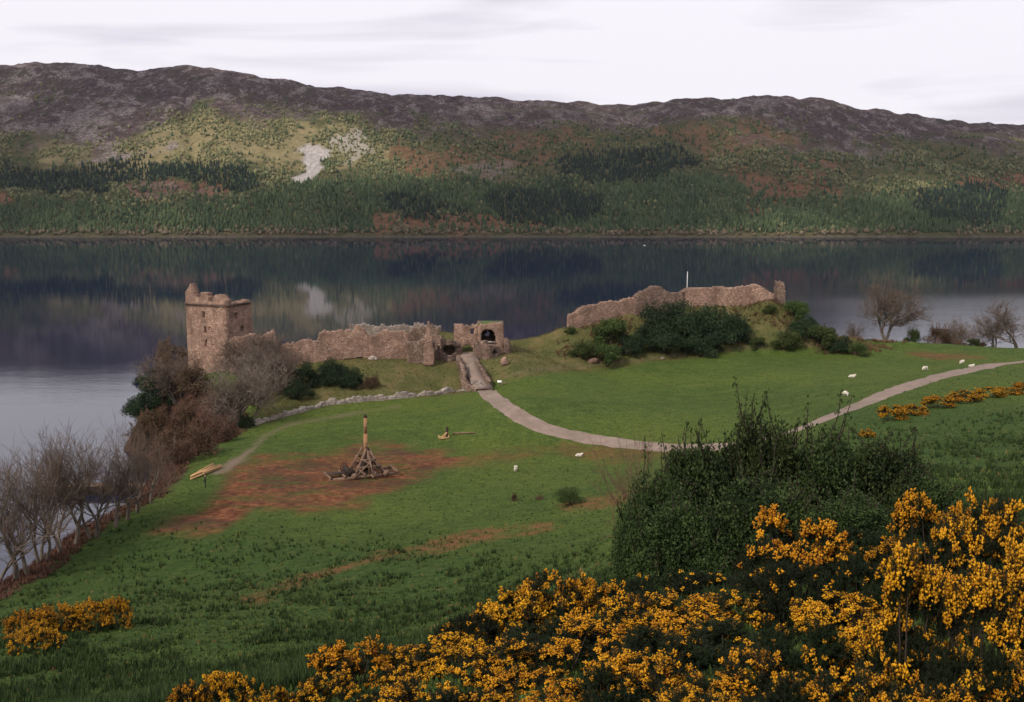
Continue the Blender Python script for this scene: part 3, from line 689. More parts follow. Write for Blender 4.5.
# the tower house
A = at(185, 300, 213.5); B = at(225.5, 300, 208.0); C = at(251.5, 300, 217.0); D = A + C - B
tw = empty('tower_house', (B[0], B[1], 18.0))
tag(tw, 'tall ruined square stone tower with broken turrets at the loch edge', 'tower')
def tparent(o, t=tw):
    o.parent = t; o.location = -Vector(t.location); return o
lp = lambda f, a, b: a + (b - a) * f
def face_Y(px, p, q):   # distance along the wall line between two corners for a picture column
    for f in np.linspace(0, 1, 401):
        w_ = p + (q - p) * f; X_, _, _ = project(w_[0], w_[1], w_[2])
        if (X_ - px) >= 0: return float(w_[1])
    return float(q[1])
top = [(185,293),(187.5,289.5),(190.3,284.4),(192.6,290),(195.5,297.5),(199,301),(200,301.3),(200.6,294),(204,293),(207,294),(207.6,302.6),(212.2,303),(213.6,297),(216,294.6),(220,294),(223.5,297),(225.5,300.2)]
w1 = tparent(vwall('wall', [(px, y, 371, face_Y(px, A, B)) for px, y in top], 1.6, M['stone'], None, 0.25,
    [rect(202.4,311.2,204.7,318), rect(204.0,326.8,206.4,333.8), rect(208.4,327.3,210.2,330.2), rect(204.4,340.0,207.2,347)], 0.25, 3.0, 1))
top = [(225.6,300.5),(228,302.6),(232,303.6),(236,302.8),(240,303.6),(244,302.6),(247.5,301.2),(251.5,301.6)]
w2 = tparent(vwall('wall', [(px, y, 369, face_Y(px, B, C)) for px, y in top], 1.6, M['stone'], None, 0.25,
    [rect(234.6,313,237.6,319.4), rect(240.8,325.6,243.6,332), rect(230,338.2,232.6,345.5)], 0.3, 3.0, 2))
pd, _, _ = project(D[0], D[1], D[2])
def wallxy(name, p, q, zt, zb, thick, seed):
    R0, R1 = project(*p), project(*q)
    return p, q
def st_line(p, q, zt0, zt1, zb, n=6):
    o = []
    for f in np.linspace(0, 1, n):
        w_ = p + (q - p) * f; X_, Yt, _ = project(w_[0], w_[1], lp(f, zt0, zt1)); _, Yb, _ = project(w_[0], w_[1], zb)
        o.append((float(X_), float(Yt), float(Yb), float(w_[1])))
    return o
inn = lambda p, f=0.06: p + (0.5 * (A + C) - p) * f
ztw = at(240, 303, 212)[2]
w3 = tparent(vwall('wall', st_line(inn(D, .03), inn(A, .03), ztw - 1.0, ztw + 0.4, 15), 1.3, M['stone'], None, 0.35, (), 0.5, 1.0, 3))
w4 = tparent(vwall('wall', st_line(inn(C, .02), inn(D, .02), ztw - 0.3, ztw - 1.2, 15), 1.3, M['stone'], None, 0.35, (), 0.5, 1.0, 4))
rb = MB(); ctr = 0.5 * (A + C)
cor = [p + (ctr - p) * 0.10 for p in (A, B, C, D)]
rb.add([[*c[:2], ztw - 2.2] for c in cor] + [[*c[:2], ztw - 1.9] for c in cor], [[3, 2, 1, 0], [4, 5, 6, 7]] + [[i, (i + 1) % 4, 4 + (i + 1) % 4, 4 + i] for i in range(4)])
tparent(rb.build('shade_slab', M['stone_dark']))  # unseen slab added to block daylight, keeping the window slits dark
cb = MB()
zc_ = at(205, 305.3, 211)[2]
for p, q in ((A, B), (B, C)):
    d = (q - p); d[2] = 0; L = np.linalg.norm(d); d /= L; nrm = np.array([d[1], -d[0], 0])
    for k in range(int(L / 0.75)):
        c = p + d * (0.35 + k * 0.75) + nrm * 0.10; cb.bar((c[0], c[1], zc_ - 0.22), (c[0], c[1], zc_ + 0.12), 0.34, 0.42)
    a_ = p + nrm * 0.16 - d * 0.1; b_ = q + nrm * 0.16 + d * 0.1
    cb.bar((a_[0], a_[1], zc_ + 0.25), (b_[0], b_[1], zc_ + 0.25), 0.46, 0.24)
tparent(cb.build('corbel_course', M['stone_dark']))

def wall_thing(name, label, cat, *a, **k):
    o = vwall(name, *a, **k); return tag(o, label, cat)
wall_thing('ruined_wall', 'low broken stone wall running right from the foot of the tower, half hidden by bare trees', 'wall',
    [(229,340,369,204),(233,337.5,368,203.8),(240,339,368,204),(248,336,367,204.5),(254,333.5,366,205),(259,335.5,366,205),(264,334,365,205),(269,334,364,205),(272.5,331.2,363,205),(275,334,362,205),(277.5,341,362,205.2),(279,349,362,205.3)], 1.2, M['stone'], seed=5)
wall_thing('curtain_wall', 'long pinkish ruined curtain wall above the grass bank, between the tower and the gatehouse', 'wall',
    [(278,346,364,205.5),(284,344.5,362,205.5),(292,343,360.5,205.8),(300,342,359.5,206),(309,341,358.5,206.2),(317,340.5,357.5,206.5),(318.6,334,357,206.5),(324,332.4,356,206.8),(335,331.6,355,207),(346,331.8,353.8,207.2),(353.5,331.5,352.8,207.5),(354.8,327,352.6,207.5),(357,325.4,352.3,207.6),(361,326.2,352,207.8),(364,328,352.2,208),(366.5,334,352.8,208),(369,337,353.2,208.2),(375,335.5,354,208.4),(382,332,355.2,208.7),(392,331.2,356.2,209),(401,330.6,357,209.3),(408,330.8,358,209.5)], 1.5, M['stone'], seed=6)
wall_thing('loch_wall', 'low pale ruined wall on the loch side, seen over the top of the curtain wall', 'wall',
    [(349,325.4,337,236),(356,324.6,336,236),(368,325.6,335,236.5),(380,326,335,236.5),(392,324.6,335,237),(404,325,335,237),(414,325.4,336,237),(424,325,337,237),(433,324.6,338,236.5),(439,325,338,236)], 1.3, M['stone_grey'], seed=7, rag=0.45)
wall_thing('ruined_wall', 'lower dark block of ruined wall at the right end of the curtain wall', 'wall',
    [(407,342,360,207.3),(412,341,360,207.2),(418,341.5,360,207.2),(424,340,360,207.2),(430,342,360,207.5),(435,343,360,207.7)], 2.2, M['stone_dark'], seed=8)
wall_thing('stone_gable', 'pointed stump of a stone gable rising between the curtain wall and the gatehouse', 'wall',
    [(423.6,353,360,206.0),(424.6,340,360,206.0),(426,329,360,206.0),(427.3,322.5,360,206.0),(428.6,321.3,360,206.0),(430,322.8,360,206.0),(431.4,331,360,206.1),(432.6,343,360,206.1),(434,355,360,206.1)], 1.3, M['stone'], seed=9, rag=0.1)
wall_thing('ruined_wall', 'broken pale wall with a snowy-looking top between the pointed gable and the loch', 'wall',
    [(408,331,345,214),(414,328,345,214),(421,327.6,345,214),(428,327,345,214),(434,325.4,346,214),(438.6,326,347,214),(439.2,335,347,214),(443,336.5,348,214)], 1.2, M['stone_dark'], seed=19, rag=0.5)
# the gatehouse: two drums and the upper storey, one building
gh = empty('gatehouse', tuple(at(468, 350, 213)))
tag(gh, 'ruined stone gatehouse with a tall arched window at the end of the path', 'gatehouse')
def part(o): return tparent(o, gh)
def arc(px0, px1, Yc, r, top, base, n=9):
    return [(lp(f, px0, px1), np.interp(f, [0, .25, .5, .75, 1], top), base, Yc - r * math.sin(f * math.pi)) for f in np.linspace(0, 1, n)]
part(vwall('drum_tower', arc(434.6, 461.5, 212.2, 3.0, [338.5, 337, 339.5, 341.5, 344], 362, 15), 0.6, M['stone_dark'], None, 0.22, [oval(449.2, 350.1, 8.2, 5.3)], 0.4, 1.0, 10))
bk = MB(); p = at(449, 350, 212.6)
bk.add([[p[0] - 2.6, p[1], p[2] - 2.6], [p[0] + 2.6, p[1], p[2] - 2.6], [p[0] + 2.6, p[1], p[2] + 1.1], [p[0] - 2.6, p[1], p[2] + 1.1],
        [p[0] - 2.6, p[1] + .5, p[2] - 2.6], [p[0] + 2.6, p[1] + .5, p[2] - 2.6], [p[0] + 2.6, p[1] + .5, p[2] + 1.1], [p[0] - 2.6, p[1] + .5, p[2] + 1.1]],
       [[0, 1, 2, 3], [5, 4, 7, 6], [0, 3, 7, 4], [1, 5, 6, 2], [3, 2, 6, 7], [0, 4, 5, 1]])
bk.add([[p[0] - 2.5, p[1] - 2.2, p[2] + 1.12], [p[0] + 2.5, p[1] - 2.2, p[2] + 1.12], [p[0] + 2.5, p[1] + .5, p[2] + 1.12], [p[0] - 2.5, p[1] + .5, p[2] + 1.12],
        [p[0] - 2.5, p[1] - 2.2, p[2] + 1.5], [p[0] + 2.5, p[1] - 2.2, p[2] + 1.5], [p[0] + 2.5, p[1] + .5, p[2] + 1.5], [p[0] - 2.5, p[1] + .5, p[2] + 1.5]],
       [[3, 2, 1, 0], [4, 5, 6, 7], [0, 1, 5, 4], [1, 2, 6, 5], [2, 3, 7, 6], [3, 0, 4, 7]])
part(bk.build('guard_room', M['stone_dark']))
part(vwall('upper_wall', [(453.8,324.6,352,216),(456,323.8,352,216),(459.5,324.6,352,216),(463,324.4,352,216),(463.6,326.5,352,216),(466,326,352,216),(470,326.3,352,216.2),(473.5,325.4,352,216.2),(475.5,327,352,216.3),(477.5,325.2,352,216.3)], 1.4, M['stone'], None, 0.25,
    [arch(461.8, 344.6, 473, 354, 9, 0.6), rect(470.6, 329, 474.2, 334)], 0.35, 0.6, 11))
part(vwall('upper_wall', [(477.4,324.6,352,215.2),(480,324,352,215),(486,323.6,352,215),(492,323.6,352,215),(497.5,323.4,352,215),(500,322.8,352,215),(503,325,352,215.2),(503.6,333,352,215.2)], 1.3, M['stone'], None, 0.25,
    [arch(480.4, 329.2, 495.2, 341.8, 11, 0.55)], 0.15, 0.6, 12))
q = at(488, 336, 221); zr_ = at(488, 323.4, 215)[2]
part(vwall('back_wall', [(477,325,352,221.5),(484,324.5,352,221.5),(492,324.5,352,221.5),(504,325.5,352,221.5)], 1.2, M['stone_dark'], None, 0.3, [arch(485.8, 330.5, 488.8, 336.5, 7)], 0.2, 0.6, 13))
for px0 in (477.6, 503.2):
    a_ = at(px0, 330, 216.3); b_ = at(px0, 330, 221.3)
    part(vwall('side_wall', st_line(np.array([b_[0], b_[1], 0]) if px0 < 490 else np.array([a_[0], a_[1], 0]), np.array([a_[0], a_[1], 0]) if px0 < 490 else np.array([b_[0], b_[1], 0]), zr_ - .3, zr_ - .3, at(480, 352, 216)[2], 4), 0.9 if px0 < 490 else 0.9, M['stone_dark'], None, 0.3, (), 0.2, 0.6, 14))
tb = MB(); a_ = at(478, 323, 215); b_ = at(503, 323, 215)
tb.bar((a_[0], a_[1] + 3.6, zr_ - 0.3), (b_[0], b_[1] + 3.6, zr_ - 0.3), 6.2, 0.3, 0.02); M['turf'] = leaf_mat('turf', (0.06, 0.09, 0.015), (0.10, 0.13, 0.025), 0)
part(tb.build('turf_roof', M['turf']))
sb = MB(); a_ = at(480.2, 342.0, 214.95); b_ = at(495.4, 342.0, 214.95)
sb.bar((a_[0], a_[1], a_[2]), (b_[0], b_[1], b_[2]), 0.5, 0.34); part(sb.build('window_sill', M['stone_pale']))
part(vwall('ruined_end', [(503.4,337,354,214.4),(505,336,354,214.2),(508,337,354,214.2),(510.4,341,354,214.5),(511,349,354,214.6)], 1.5, M['stone_dark'], None, 0.25, (), 0.4, 0.8, 15))
part(vwall('drum_tower', arc(473.5, 501.5, 213.2, 3.6, [346.5, 343.2, 343.0, 343.6, 350], 363, 15), 1.5, M['stone_dark'], None, 0.24, [oval(495, 352.6, 2.6, 3.0)], 0.9, 1.0, 16))

def boulder(name, seed, sx, sy, sz, loc, mat, sub=3):
    bm = bmesh.new(); bmesh.ops.create_icosphere(bm, subdivisions=sub, radius=1)
    R = random.Random(seed); cuts = [(Vector((R.uniform(-1, 1), R.uniform(-1, 1), R.uniform(-1, 1))).normalized(), R.uniform(0.55, 0.85)) for _ in range(9)]
    for v in bm.verts:
        for n_, d_ in cuts:
            k = v.co.dot(n_)
            if k > d_: v.co -= n_ * (k - d_)
        v.co *= 1 + R.uniform(-0.03, 0.03); v.co.x *= sx; v.co.y *= sy; v.co.z *= sz
    me = bpy.data.meshes.new(name); bm.to_mesh(me); bm.free()
    o = obj(name, me, mat); o.location = loc; return o
p = hit(504.7, 365); tag(boulder('boulder', 3, .95, .8, 1.2, (p[0], p[1], p[2] + 0.55), M['stone']), 'squat block of fallen masonry on the grass just right of the gatehouse', 'boulder')
for i, (px, py, s_, lb) in enumerate([(373, 359.5, .75, 'pale boulder in the grass bank below the curtain wall, the larger of two'), (362, 357.5, .55, 'small grey boulder left of the larger one below the curtain wall'),
        (592, 362, 1.0, 'pinkish rock outcrop under the green bush at the foot of the knoll'), (628, 354, .5, 'small white rock at the foot of the knoll between two dark bushes'), (698, 347, .85, 'white rock at the foot of the knoll right of the big ivy bush'), (663,359,.4,'tiny pale stone at the grass edge in front of the big ivy bush')]):
    p = hit(px, py); tag(boulder('boulder', 10 + i, s_ * 1.5, s_, s_ * .8, (p[0], p[1], p[2] + s_ * .25), M['stone_pale'] if i not in (2,) else M['stone']), lb, 'boulder', 'rocks about the castle mound')

# causeway to the gate
def deck_strip(name, pixY, half, mat, thick):
    mb = MB(); P = [at(px, py, Y) for px, py, Y in pixY]; P = np.array(P)
    V = []; n = len(P)
    d = np.gradient(P[:, :2], axis=0); d /= np.linalg.norm(d, axis=1)[:, None]; nn = np.stack([d[:, 1], -d[:, 0]], 1)
    for k in range(n):
        for o_, dz in ((-1, 0), (1, 0), (1, -thick), (-1, -thick)): V.append([P[k, 0] + nn[k, 0] * half * o_, P[k, 1] + nn[k, 1] * half * o_, P[k, 2] + dz])
    Q = []
    for k in range(n - 1):
        for j in range(4): Q.append([k * 4 + j, k * 4 + (j + 1) % 4, k * 4 + 4 + (j + 1) % 4, k * 4 + 4 + j])
    Q += [[0, 1, 2, 3], [n * 4 - 1, n * 4 - 2, n * 4 - 3, n * 4 - 4]]
    mb.add(V, Q); return mb.build(name, mat)
br = empty('causeway', tuple(at(473, 372, 203)))
tag(br, 'stone causeway with broken parapets leading from the path up to the gatehouse', 'bridge')
o = deck_strip('deck', [(467,352,213.5),(469.5,357,210),(471.5,363,206.5),(474,370,203),(478,377,199.8),(482,384,196.6),(484.5,388.5,194.6)], 1.75, M['gravel'], 2.6); tparent(o, br)
tparent(vwall('parapet', [(456,356,366,208.5),(457.5,358,370,206),(459,362,376,203.5),(461,366,383,201.0),(462.5,372,388,199),(461.5,380,390,197.5)], 0.9, M['stone_dark'], None, 0.25, (), 0.6, 0.8, 21), br)
tparent(vwall('parapet', [(474.5,358,366,209),(476,362,372,206),(480,368.5,378,202.6),(483.5,374,382,199.8),(487.5,380,388,196.6)], 0.8, M['stone_dark'], None, 0.25, (), 0.5, 0.8, 22), br)
tparent(vwall('retaining_wall', [(461,379,391.5,197.2),(465,380,391.5,196.5),(470,383.5,391.5,196),(476,387,391.5,195.5)], 1.0, M['stone_dark'], None, 0.25, (), 0.4, 0.6, 23), br)
wall_thing('footing', 'low line of reddish wall footings on the grass right of the causeway', 'wall',
    [(479,367.6,371,207),(484,368,371.5,206.6),(490,368.4,372,206.4),(496,368,372,206.4),(503,368,371.6,206.6),(510,368.6,371.4,207)], 0.9, M['stone'], seed=24, rag=0.25, sink=0.5)

# dry-stone dyke
def draped_wall(name, label, cat, pix, hgt, thick, mat, seed, cell=0.24, rag=0.3):
    P = [hit(*p) for p in pix]; st = []
    seg = np.r_[0, np.cumsum([np.linalg.norm(P[i + 1] - P[i]) for i in range(len(P) - 1)])]
    for s_ in np.linspace(0, seg[-1], max(4, int(seg[-1] / 1.2))):
        X_ = np.interp(s_, seg, [p[0] for p in P]); Y_ = np.interp(s_, seg, [p[1] for p in P]); z = float(tz(X_, Y_))
        a = project(X_, Y_, z + hgt); b = project(X_, Y_, z); st.append((float(a[0]), float(a[1]), float(b[1]), float(Y_)))
    return wall_thing(name, label, cat, st, thick, mat, seed=seed, cell=cell, rag=rag, sink=0.5)
draped_wall('dry_stone_wall', 'long low pale dry-stone wall crossing the field below the castle to the causeway', 'wall',
    [(253,426.5),(264,422.5),(280,418.8),(296,414.5),(312,409.5),(326,405.8),(345,403.6),(365,401.8),(385,400.4),(405,398.6),(430,395.6),(455,392.6),(470,391),(484,389.6)], 0.8, 0.8, M['stone_pale'], 31, 0.22, 0.45)
# the walls on the knoll
wall_thing('bailey_wall', 'broken grey-pink wall climbing the left shoulder of the bushy knoll', 'wall',
    [(567.5,319,326,232),(568.5,314,327,232),(573,313.2,328,232.3),(580,309.5,326,233),(587,306.6,324,233.8),(594,304.6,320,234.6),(602,302.6,317,235.5),(610,301,314,236.4),(618,301.2,312,237.2),(626,299.4,311,238),(633,296.8,310,238.6),(638,294,309,239),(641,291.8,308,239.2)], 1.3, M['stone'], seed=32)
wall_thing('bailey_wall', 'tallest dark lump of ruined masonry on the crest of the bushy knoll', 'wall',
    [(634,297,312,238),(640,292,311,238),(646,290,310,238.2),(651,287.6,310,238.4),(654,285.8,309,238.5),(661,285.8,308,238.8),(664,289,308,239),(668,292,307,239.2),(674,292.6,306,239.5),(680,292.4,305,239.8),(684,290,305,240)], 2.2, M['stone_dark'], seed=33, rag=0.45)
wall_thing('bailey_wall', 'long pinkish wall along the right crest of the bushy knoll, with a peak near its end', 'wall',
    [(682,291,304,240.4),(688,288.6,304,240.5),(696,288,304,240.6),(706,287.2,304,240.7),(718,286.8,305,240.8),(730,287,306,240.8),(742,286.8,307,240.8),(748,285.4,307,240.8),(752,284,307,240.8),(756,283.6,307,240.8),(760,285.6,306,240.6),(764,287.4,306,240.4),(768,290,305,240.2),(772,293.4,303,240),(775,296,302,240)], 1.4, M['stone'], seed=34, rag=0.2)
wall_thing('wall_stub', 'isolated stub of stone wall standing at the right end of the knoll crest', 'wall',
    [(774.6,292,303,241.5),(776,283,302,241.5),(780,280.8,302,241.5),(783.6,281.4,302,241.5),(785,284,302,241.5),(785.8,294,302,241.5)], 1.2, M['stone_dark'], seed=35, rag=0.3)
fp = empty('flagpole', tuple(at(687, 292, 243))); tag(fp, 'thin white flagpole without a flag on the crest of the knoll', 'flagpole')
zt = at(687, 272, 243)[2] - at(687, 292, 243)[2]
mb = MB(); mb.tube([(0, 0, -1.0), (0, 0, zt * .5), (0, 0, zt)], [0.10, 0.09, 0.07], 8); mb.build('pole', M['white'], fp)
mb = MB(); mb.tube([(0, 0, zt), (0, 0, zt + .08), (0, 0, zt + .16)], [0.06, 0.11, 0.03], 8); mb.build('finial', M['white'], fp)
mb = MB(); mb.tube([(0, 0, -0.6), (0, 0, 0.25)], [0.3, 0.26], 10); mb.build('base', M['stone_pale'], fp)
# the small white notice at the end of the path and its rail
p = hit(499.6, 387.5); sg = empty('notice_board', tuple(p), 0.2); tag(sg, 'small white notice board on a post where the path meets the causeway', 'sign')
mb = MB(); mb.bar((0, 0, -.4), (0, 0, 1.3), 0.12, 0.12); mb.build('post', M['wood_grey'], sg)
mb = MB(); mb.bar((-0.45, -0.1, 1.2), (0.45, -0.1, 1.2), 0.5, 0.06, 0.1, math.radians(40)); mb.build('board', M['white'], sg)
ra = empty('timber_rail', tuple(hit(501.5, 387.5)), 0.25); tag(ra, 'short timber rail on two posts beside the white notice board', 'fence')
for x_ in (0.3, 2.2): mb = MB(); mb.bar((x_, 0.2, -.4), (x_, 0.2, 0.9), 0.12, 0.12); mb.build('post', M['wood_grey'], ra)
mb = MB(); mb.bar((0.1, 0.1, 0.8), (2.5, 0.1, 0.8), 0.1, 0.14); mb.build('rail', M['wood_grey'], ra)
# post-and-wire fence along the foot of the knoll
FP = [(504,380.5),(522,376.5),(545,372.5),(566,370),(588,368),(610,366),(632,363.4),(652,360.8),(672,358.6),(692,356.4),(712,354),(735,352),(760,350),(790,348),(820,347)]
P = np.array([hit(*p) for p in FP]); seg = np.r_[0, np.cumsum(np.linalg.norm(np.diff(P[:, :2], axis=0), axis=1))]
fe = empty('wire_fence', tuple(P[0])); tag(fe, 'low post and wire fence along the foot of the bushy knoll', 'fence')
pp = []
for k, s_ in enumerate(np.arange(0, seg[-1], 2.6)):
    X_ = np.interp(s_, seg, P[:, 0]); Y_ = np.interp(s_, seg, P[:, 1]); z = float(tz(X_, Y_)); pp.append((X_, Y_, z))
    mb = MB(); r0 = rng.uniform(-.06, .06); mb.tube([(X_ - P[0][0], Y_ - P[0][1], z - P[0][2] - .4), (X_ - P[0][0] + r0, Y_ - P[0][1], z - P[0][2] + 1.0 + rng.uniform(-.1, .1))], [0.06, 0.05], 6)
    mb.build('post', M['wood_grey'], fe)
for hh in (0.35, 0.7, 0.95):
    mb = MB(); mb.tube([(a - P[0][0], b - P[0][1], c - P[0][2] + hh) for a, b, c in pp], [0.008] * len(pp), 4); mb.build('wire', M['wire'], fe)

# ------------------------------------------------------------------ trebuchet and other things on the field
tp = hit(361, 476.5); tr = empty('trebuchet', (tp[0], tp[1], tp[2] + 0.05), math.radians(24))
tag(tr, 'wooden trebuchet with an upright throwing arm, standing on bare reddish earth', 'trebuchet')
def tb_(name, bars, mat, w=0.22, h=None):
    mb = MB()
    for b in bars: mb.bar(b[0], b[1], b[2] if len(b) > 2 else w, b[3] if len(b) > 3 else h)
    return mb.build(name, mat, tr)
Lb, Wb, CX = 4.7, 1.5, 0.75
for s_ in (-1, 1): tb_('base_beam', [((-Lb, s_ * Wb, .30), (Lb, s_ * Wb, .30), .34, .36)], M['wood_grey'])
for x_ in (-Lb + .15, -2.6, -1.2, 0.1, 1.6, 3.0, Lb - .15): tb_('cross_beam', [((x_, -Wb - .25, .60), (x_, Wb + .25, .60), .24, .22)], M['wood_grey'])
tb_('sling_trough', [((-Lb + .1, y_, .78), (-0.8, y_, .78), .34, .07) for y_ in (-.36, 0, .36)], M['wood_dark'])
AP = 3.9
for s_ in (-1, 1):
    for d_ in (-1, 1): tb_('trestle_leg', [((CX + d_ * 1.95, s_ * Wb, .5), (CX + d_ * .16, s_ * (Wb - .62), AP), .24, .24)], M['wood_grey'])
    tb_('trestle_leg', [((CX, s_ * (Wb + .1), .5), (CX, s_ * (Wb - .6), AP - .1), .22, .22)], M['wood_grey'])
    for zz in (1.55, 2.5):
        f = (zz - .5) / (AP - .5); hw = 1.95 + (0.16 - 1.95) * f; yy = s_ * (Wb - .62 * f + .14)
        tb_('tie_beam', [((CX - hw - .25, yy, zz), (CX + hw + .25, yy, zz), .17, .19)], M['wood_grey'])
    tb_('brace', [((CX - 1.6, s_ * (Wb + .2), .7), (CX + .75, s_ * (Wb - .22), 2.55), .15, .15)], M['wood_grey'])
    tb_('brace', [((CX + 1.6, s_ * (Wb + .2), .7), (CX - .75, s_ * (Wb - .22), 2.55), .15, .15)], M['wood_grey'])
    tb_('outrigger', [((CX + .2, s_ * (Wb + 1.15), .62), (CX + .1, s_ * (Wb - .4), 2.9), .16, .16)], M['wood_grey'])
tb_('outrigger_beam', [((CX + .2, -Wb - 1.3, .45), (CX + .2, Wb + 1.3, .45), .24, .2)], M['wood_grey'])
mb = MB(); mb.tube([(CX, -1.15, AP + .05), (CX, 1.15, AP + .05)], [.15, .15], 10); mb.build('axle', M['wood_dark'], tr)
mb = MB(); mb.bar((CX - .05, 0, 2.5), (CX, 0, 5.8), .46, .46); mb.bar((CX, 0, 5.8), (CX + .03, 0, 8.0), .38, .38); mb.build('throwing_arm', M['wood_arm'], tr)
mb = MB(); mb.bar((CX + .03, 0, 8.0), (CX + .03, 0, 8.28), .42, .42); mb.tube([(CX + .03, 0, 8.28), (CX + .05, 0, 8.6)], [.06, .04], 6); mb.build('arm_cap', M['wood_dark'], tr)
for zz in (4.4, 6.6): mb = MB(); mb.bar((CX, 0, zz), (CX, 0, zz + .06), .49 if zz < 5.8 else .41, .49 if zz < 5.8 else .41); mb.build('arm_binding', M['wood_dark'], tr)
mb = MB(); mb.bar((CX, -.78, 1.5), (CX, .78, 1.5), 1.5, 1.3, .06); mb.build('counterweight_box', M['wood_dark'], tr)
for s_ in (-1, 1): tb_('hanger', [((CX, s_ * .4, 2.1), (CX, s_ * .3, 3.0), .14, .3)], M['wood_dark'])
mb = MB(); mb.tube([(-1.9, -1.5, 1.05), (-1.9, 1.5, 1.05)], [.24, .24], 12); mb.build('winch_drum', M['wood_dark'], tr)
for s_ in (-1, 1):
    tb_('winch_post', [((-1.9, s_ * 1.15, .5), (-1.9, s_ * 1.15, 1.45), .22, .3)], M['wood_dark'])
    mb = MB()
    for k in range(4):
        t_ = k * math.pi / 4 + .2; mb.bar((-1.9 - .58 * math.cos(t_), s_ * 1.55, 1.05 - .58 * math.sin(t_)), (-1.9 + .58 * math.cos(t_), s_ * 1.55, 1.05 + .58 * math.sin(t_)), .09, .09)
    mb.tube([(-1.9 + .52 * math.cos(a), s_ * 1.55, 1.05 + .52 * math.sin(a)) for a in np.linspace(0, 2 * math.pi, 15)], [.05] * 15, 6, False); mb.build('winch_wheel', M['wood_dark'], tr)
    for x_ in (CX - 2.1, CX + 2.3):
        mb = MB(); mb.tube([(x_, s_ * (Wb + .2), .48), (x_, s_ * (Wb + .36), .48)], [.46, .46], 16); mb.tube([(x_, s_ * (Wb + .36), .48), (x_, s_ * (Wb + .46), .48)], [.12, .1], 8); mb.build('wheel', M['wood_grey'], tr)

# small timber frame right of the trebuchet, and a pole in the grass
p = hit(444.5, 438.5); sf = empty('pale_trestle', tuple(p), math.radians(15)); tag(sf, 'low frame of pale timbers with a dark upright post, right of the trebuchet', 'timber frame')
for s_ in (-1, 1): mb = MB(); mb.bar((-.95, s_ * .45, .18), (.75, s_ * .45, .18), .2, .22); mb.build('side_beam', M['wood_pale'], sf)
for x_ in (-.85, .6): mb = MB(); mb.bar((x_, -.6, .36), (x_, .6, .36), .18, .16); mb.build('cross_beam', M['wood_pale'], sf)
for s_ in (-1, 1): mb = MB(); mb.bar((-.35, s_ * .45, .25), (.42, s_ * .2, 1.0), .14, .14); mb.build('brace', M['wood_pale'], sf)
mb = MB(); mb.bar((.42, 0, .2), (.46, 0, 1.95), .26, .26); mb.bar((.46, -.02, 1.6), (.46, .02, 1.62), .42, .4); mb.build('post', M['wood_dark'], sf)
a_ = hit(453, 434.4); b_ = hit(476, 433.4); mb = MB(); mb.tube([(a_[0], a_[1], a_[2] + .12), (lp(.5, a_[0], b_[0]), lp(.5, a_[1], b_[1]), float(tz(lp(.5, a_[0], b_[0]), lp(.5, a_[1], b_[1]))) + .16), (b_[0], b_[1], b_[2] + .1)], [.15, .13, .09], 8)
tag(mb.build('wooden_pole', M['wood_grey']), 'long thin pole lying in the grass beside the small timber frame', 'pole')

# stack of pale planks
TL = [((190.6,480.5),(222,467.8),.0,'nearest to the person'),((191,478.8),(221,466),.0,'second from the person'),((190.8,479.6),(218,468),.24,'resting on top of the front two'),
      ((191.2,477.2),(213.5,464.5),.0,'furthest back, its far end splayed toward the bushes'),((192,478),(214.5,466),.0,'second furthest back, pointing to the bushes'),((203,475.6),(222.4,468.8),.24,'short, on top at the path end')]
for (a, b, dz, w_) in TL:
    a = hit(*a); b = hit(*b); mb = MB(); mb.bar((a[0], a[1], float(tz(a[0], a[1])) + .16 + dz), (b[0], b[1], float(tz(b[0], b[1])) + .16 + dz), .17, .16)
    tag(mb.build('timber_beam', M['wood_pale']), 'pale yellow beam in the stack by the field edge, ' + w_, 'beam', 'fresh timber beams stacked at the field edge')

def skin_figure(name, verts, edges, rad, mat, parent=None, sub=2):
    me = bpy.data.meshes.new(name); me.from_pydata(verts, edges, []); me.materials.append(mat)
    o = bpy.data.objects.new(name, me); col.objects.link(o); o.parent = parent
    sk = o.modifiers.new('skin', 'SKIN'); sk.use_smooth_shade = True
    if not me.skin_vertices: bpy.context.view_layer.objects.active = o
    for v, r in zip(me.skin_vertices[0].data, rad):
        r = r if isinstance(r, tuple) else (r, r); v.radius = r
    me.skin_vertices[0].data[0].use_root = True
    ss = o.modifiers.new('subdivision', 'SUBSURF'); ss.levels = sub; ss.render_levels = sub
    dg = bpy.context.evaluated_depsgraph_get(); me2 = bpy.data.meshes.new_from_object(o.evaluated_get(dg))
    o.modifiers.clear(); o.data = me2; me2.name = name
    return o
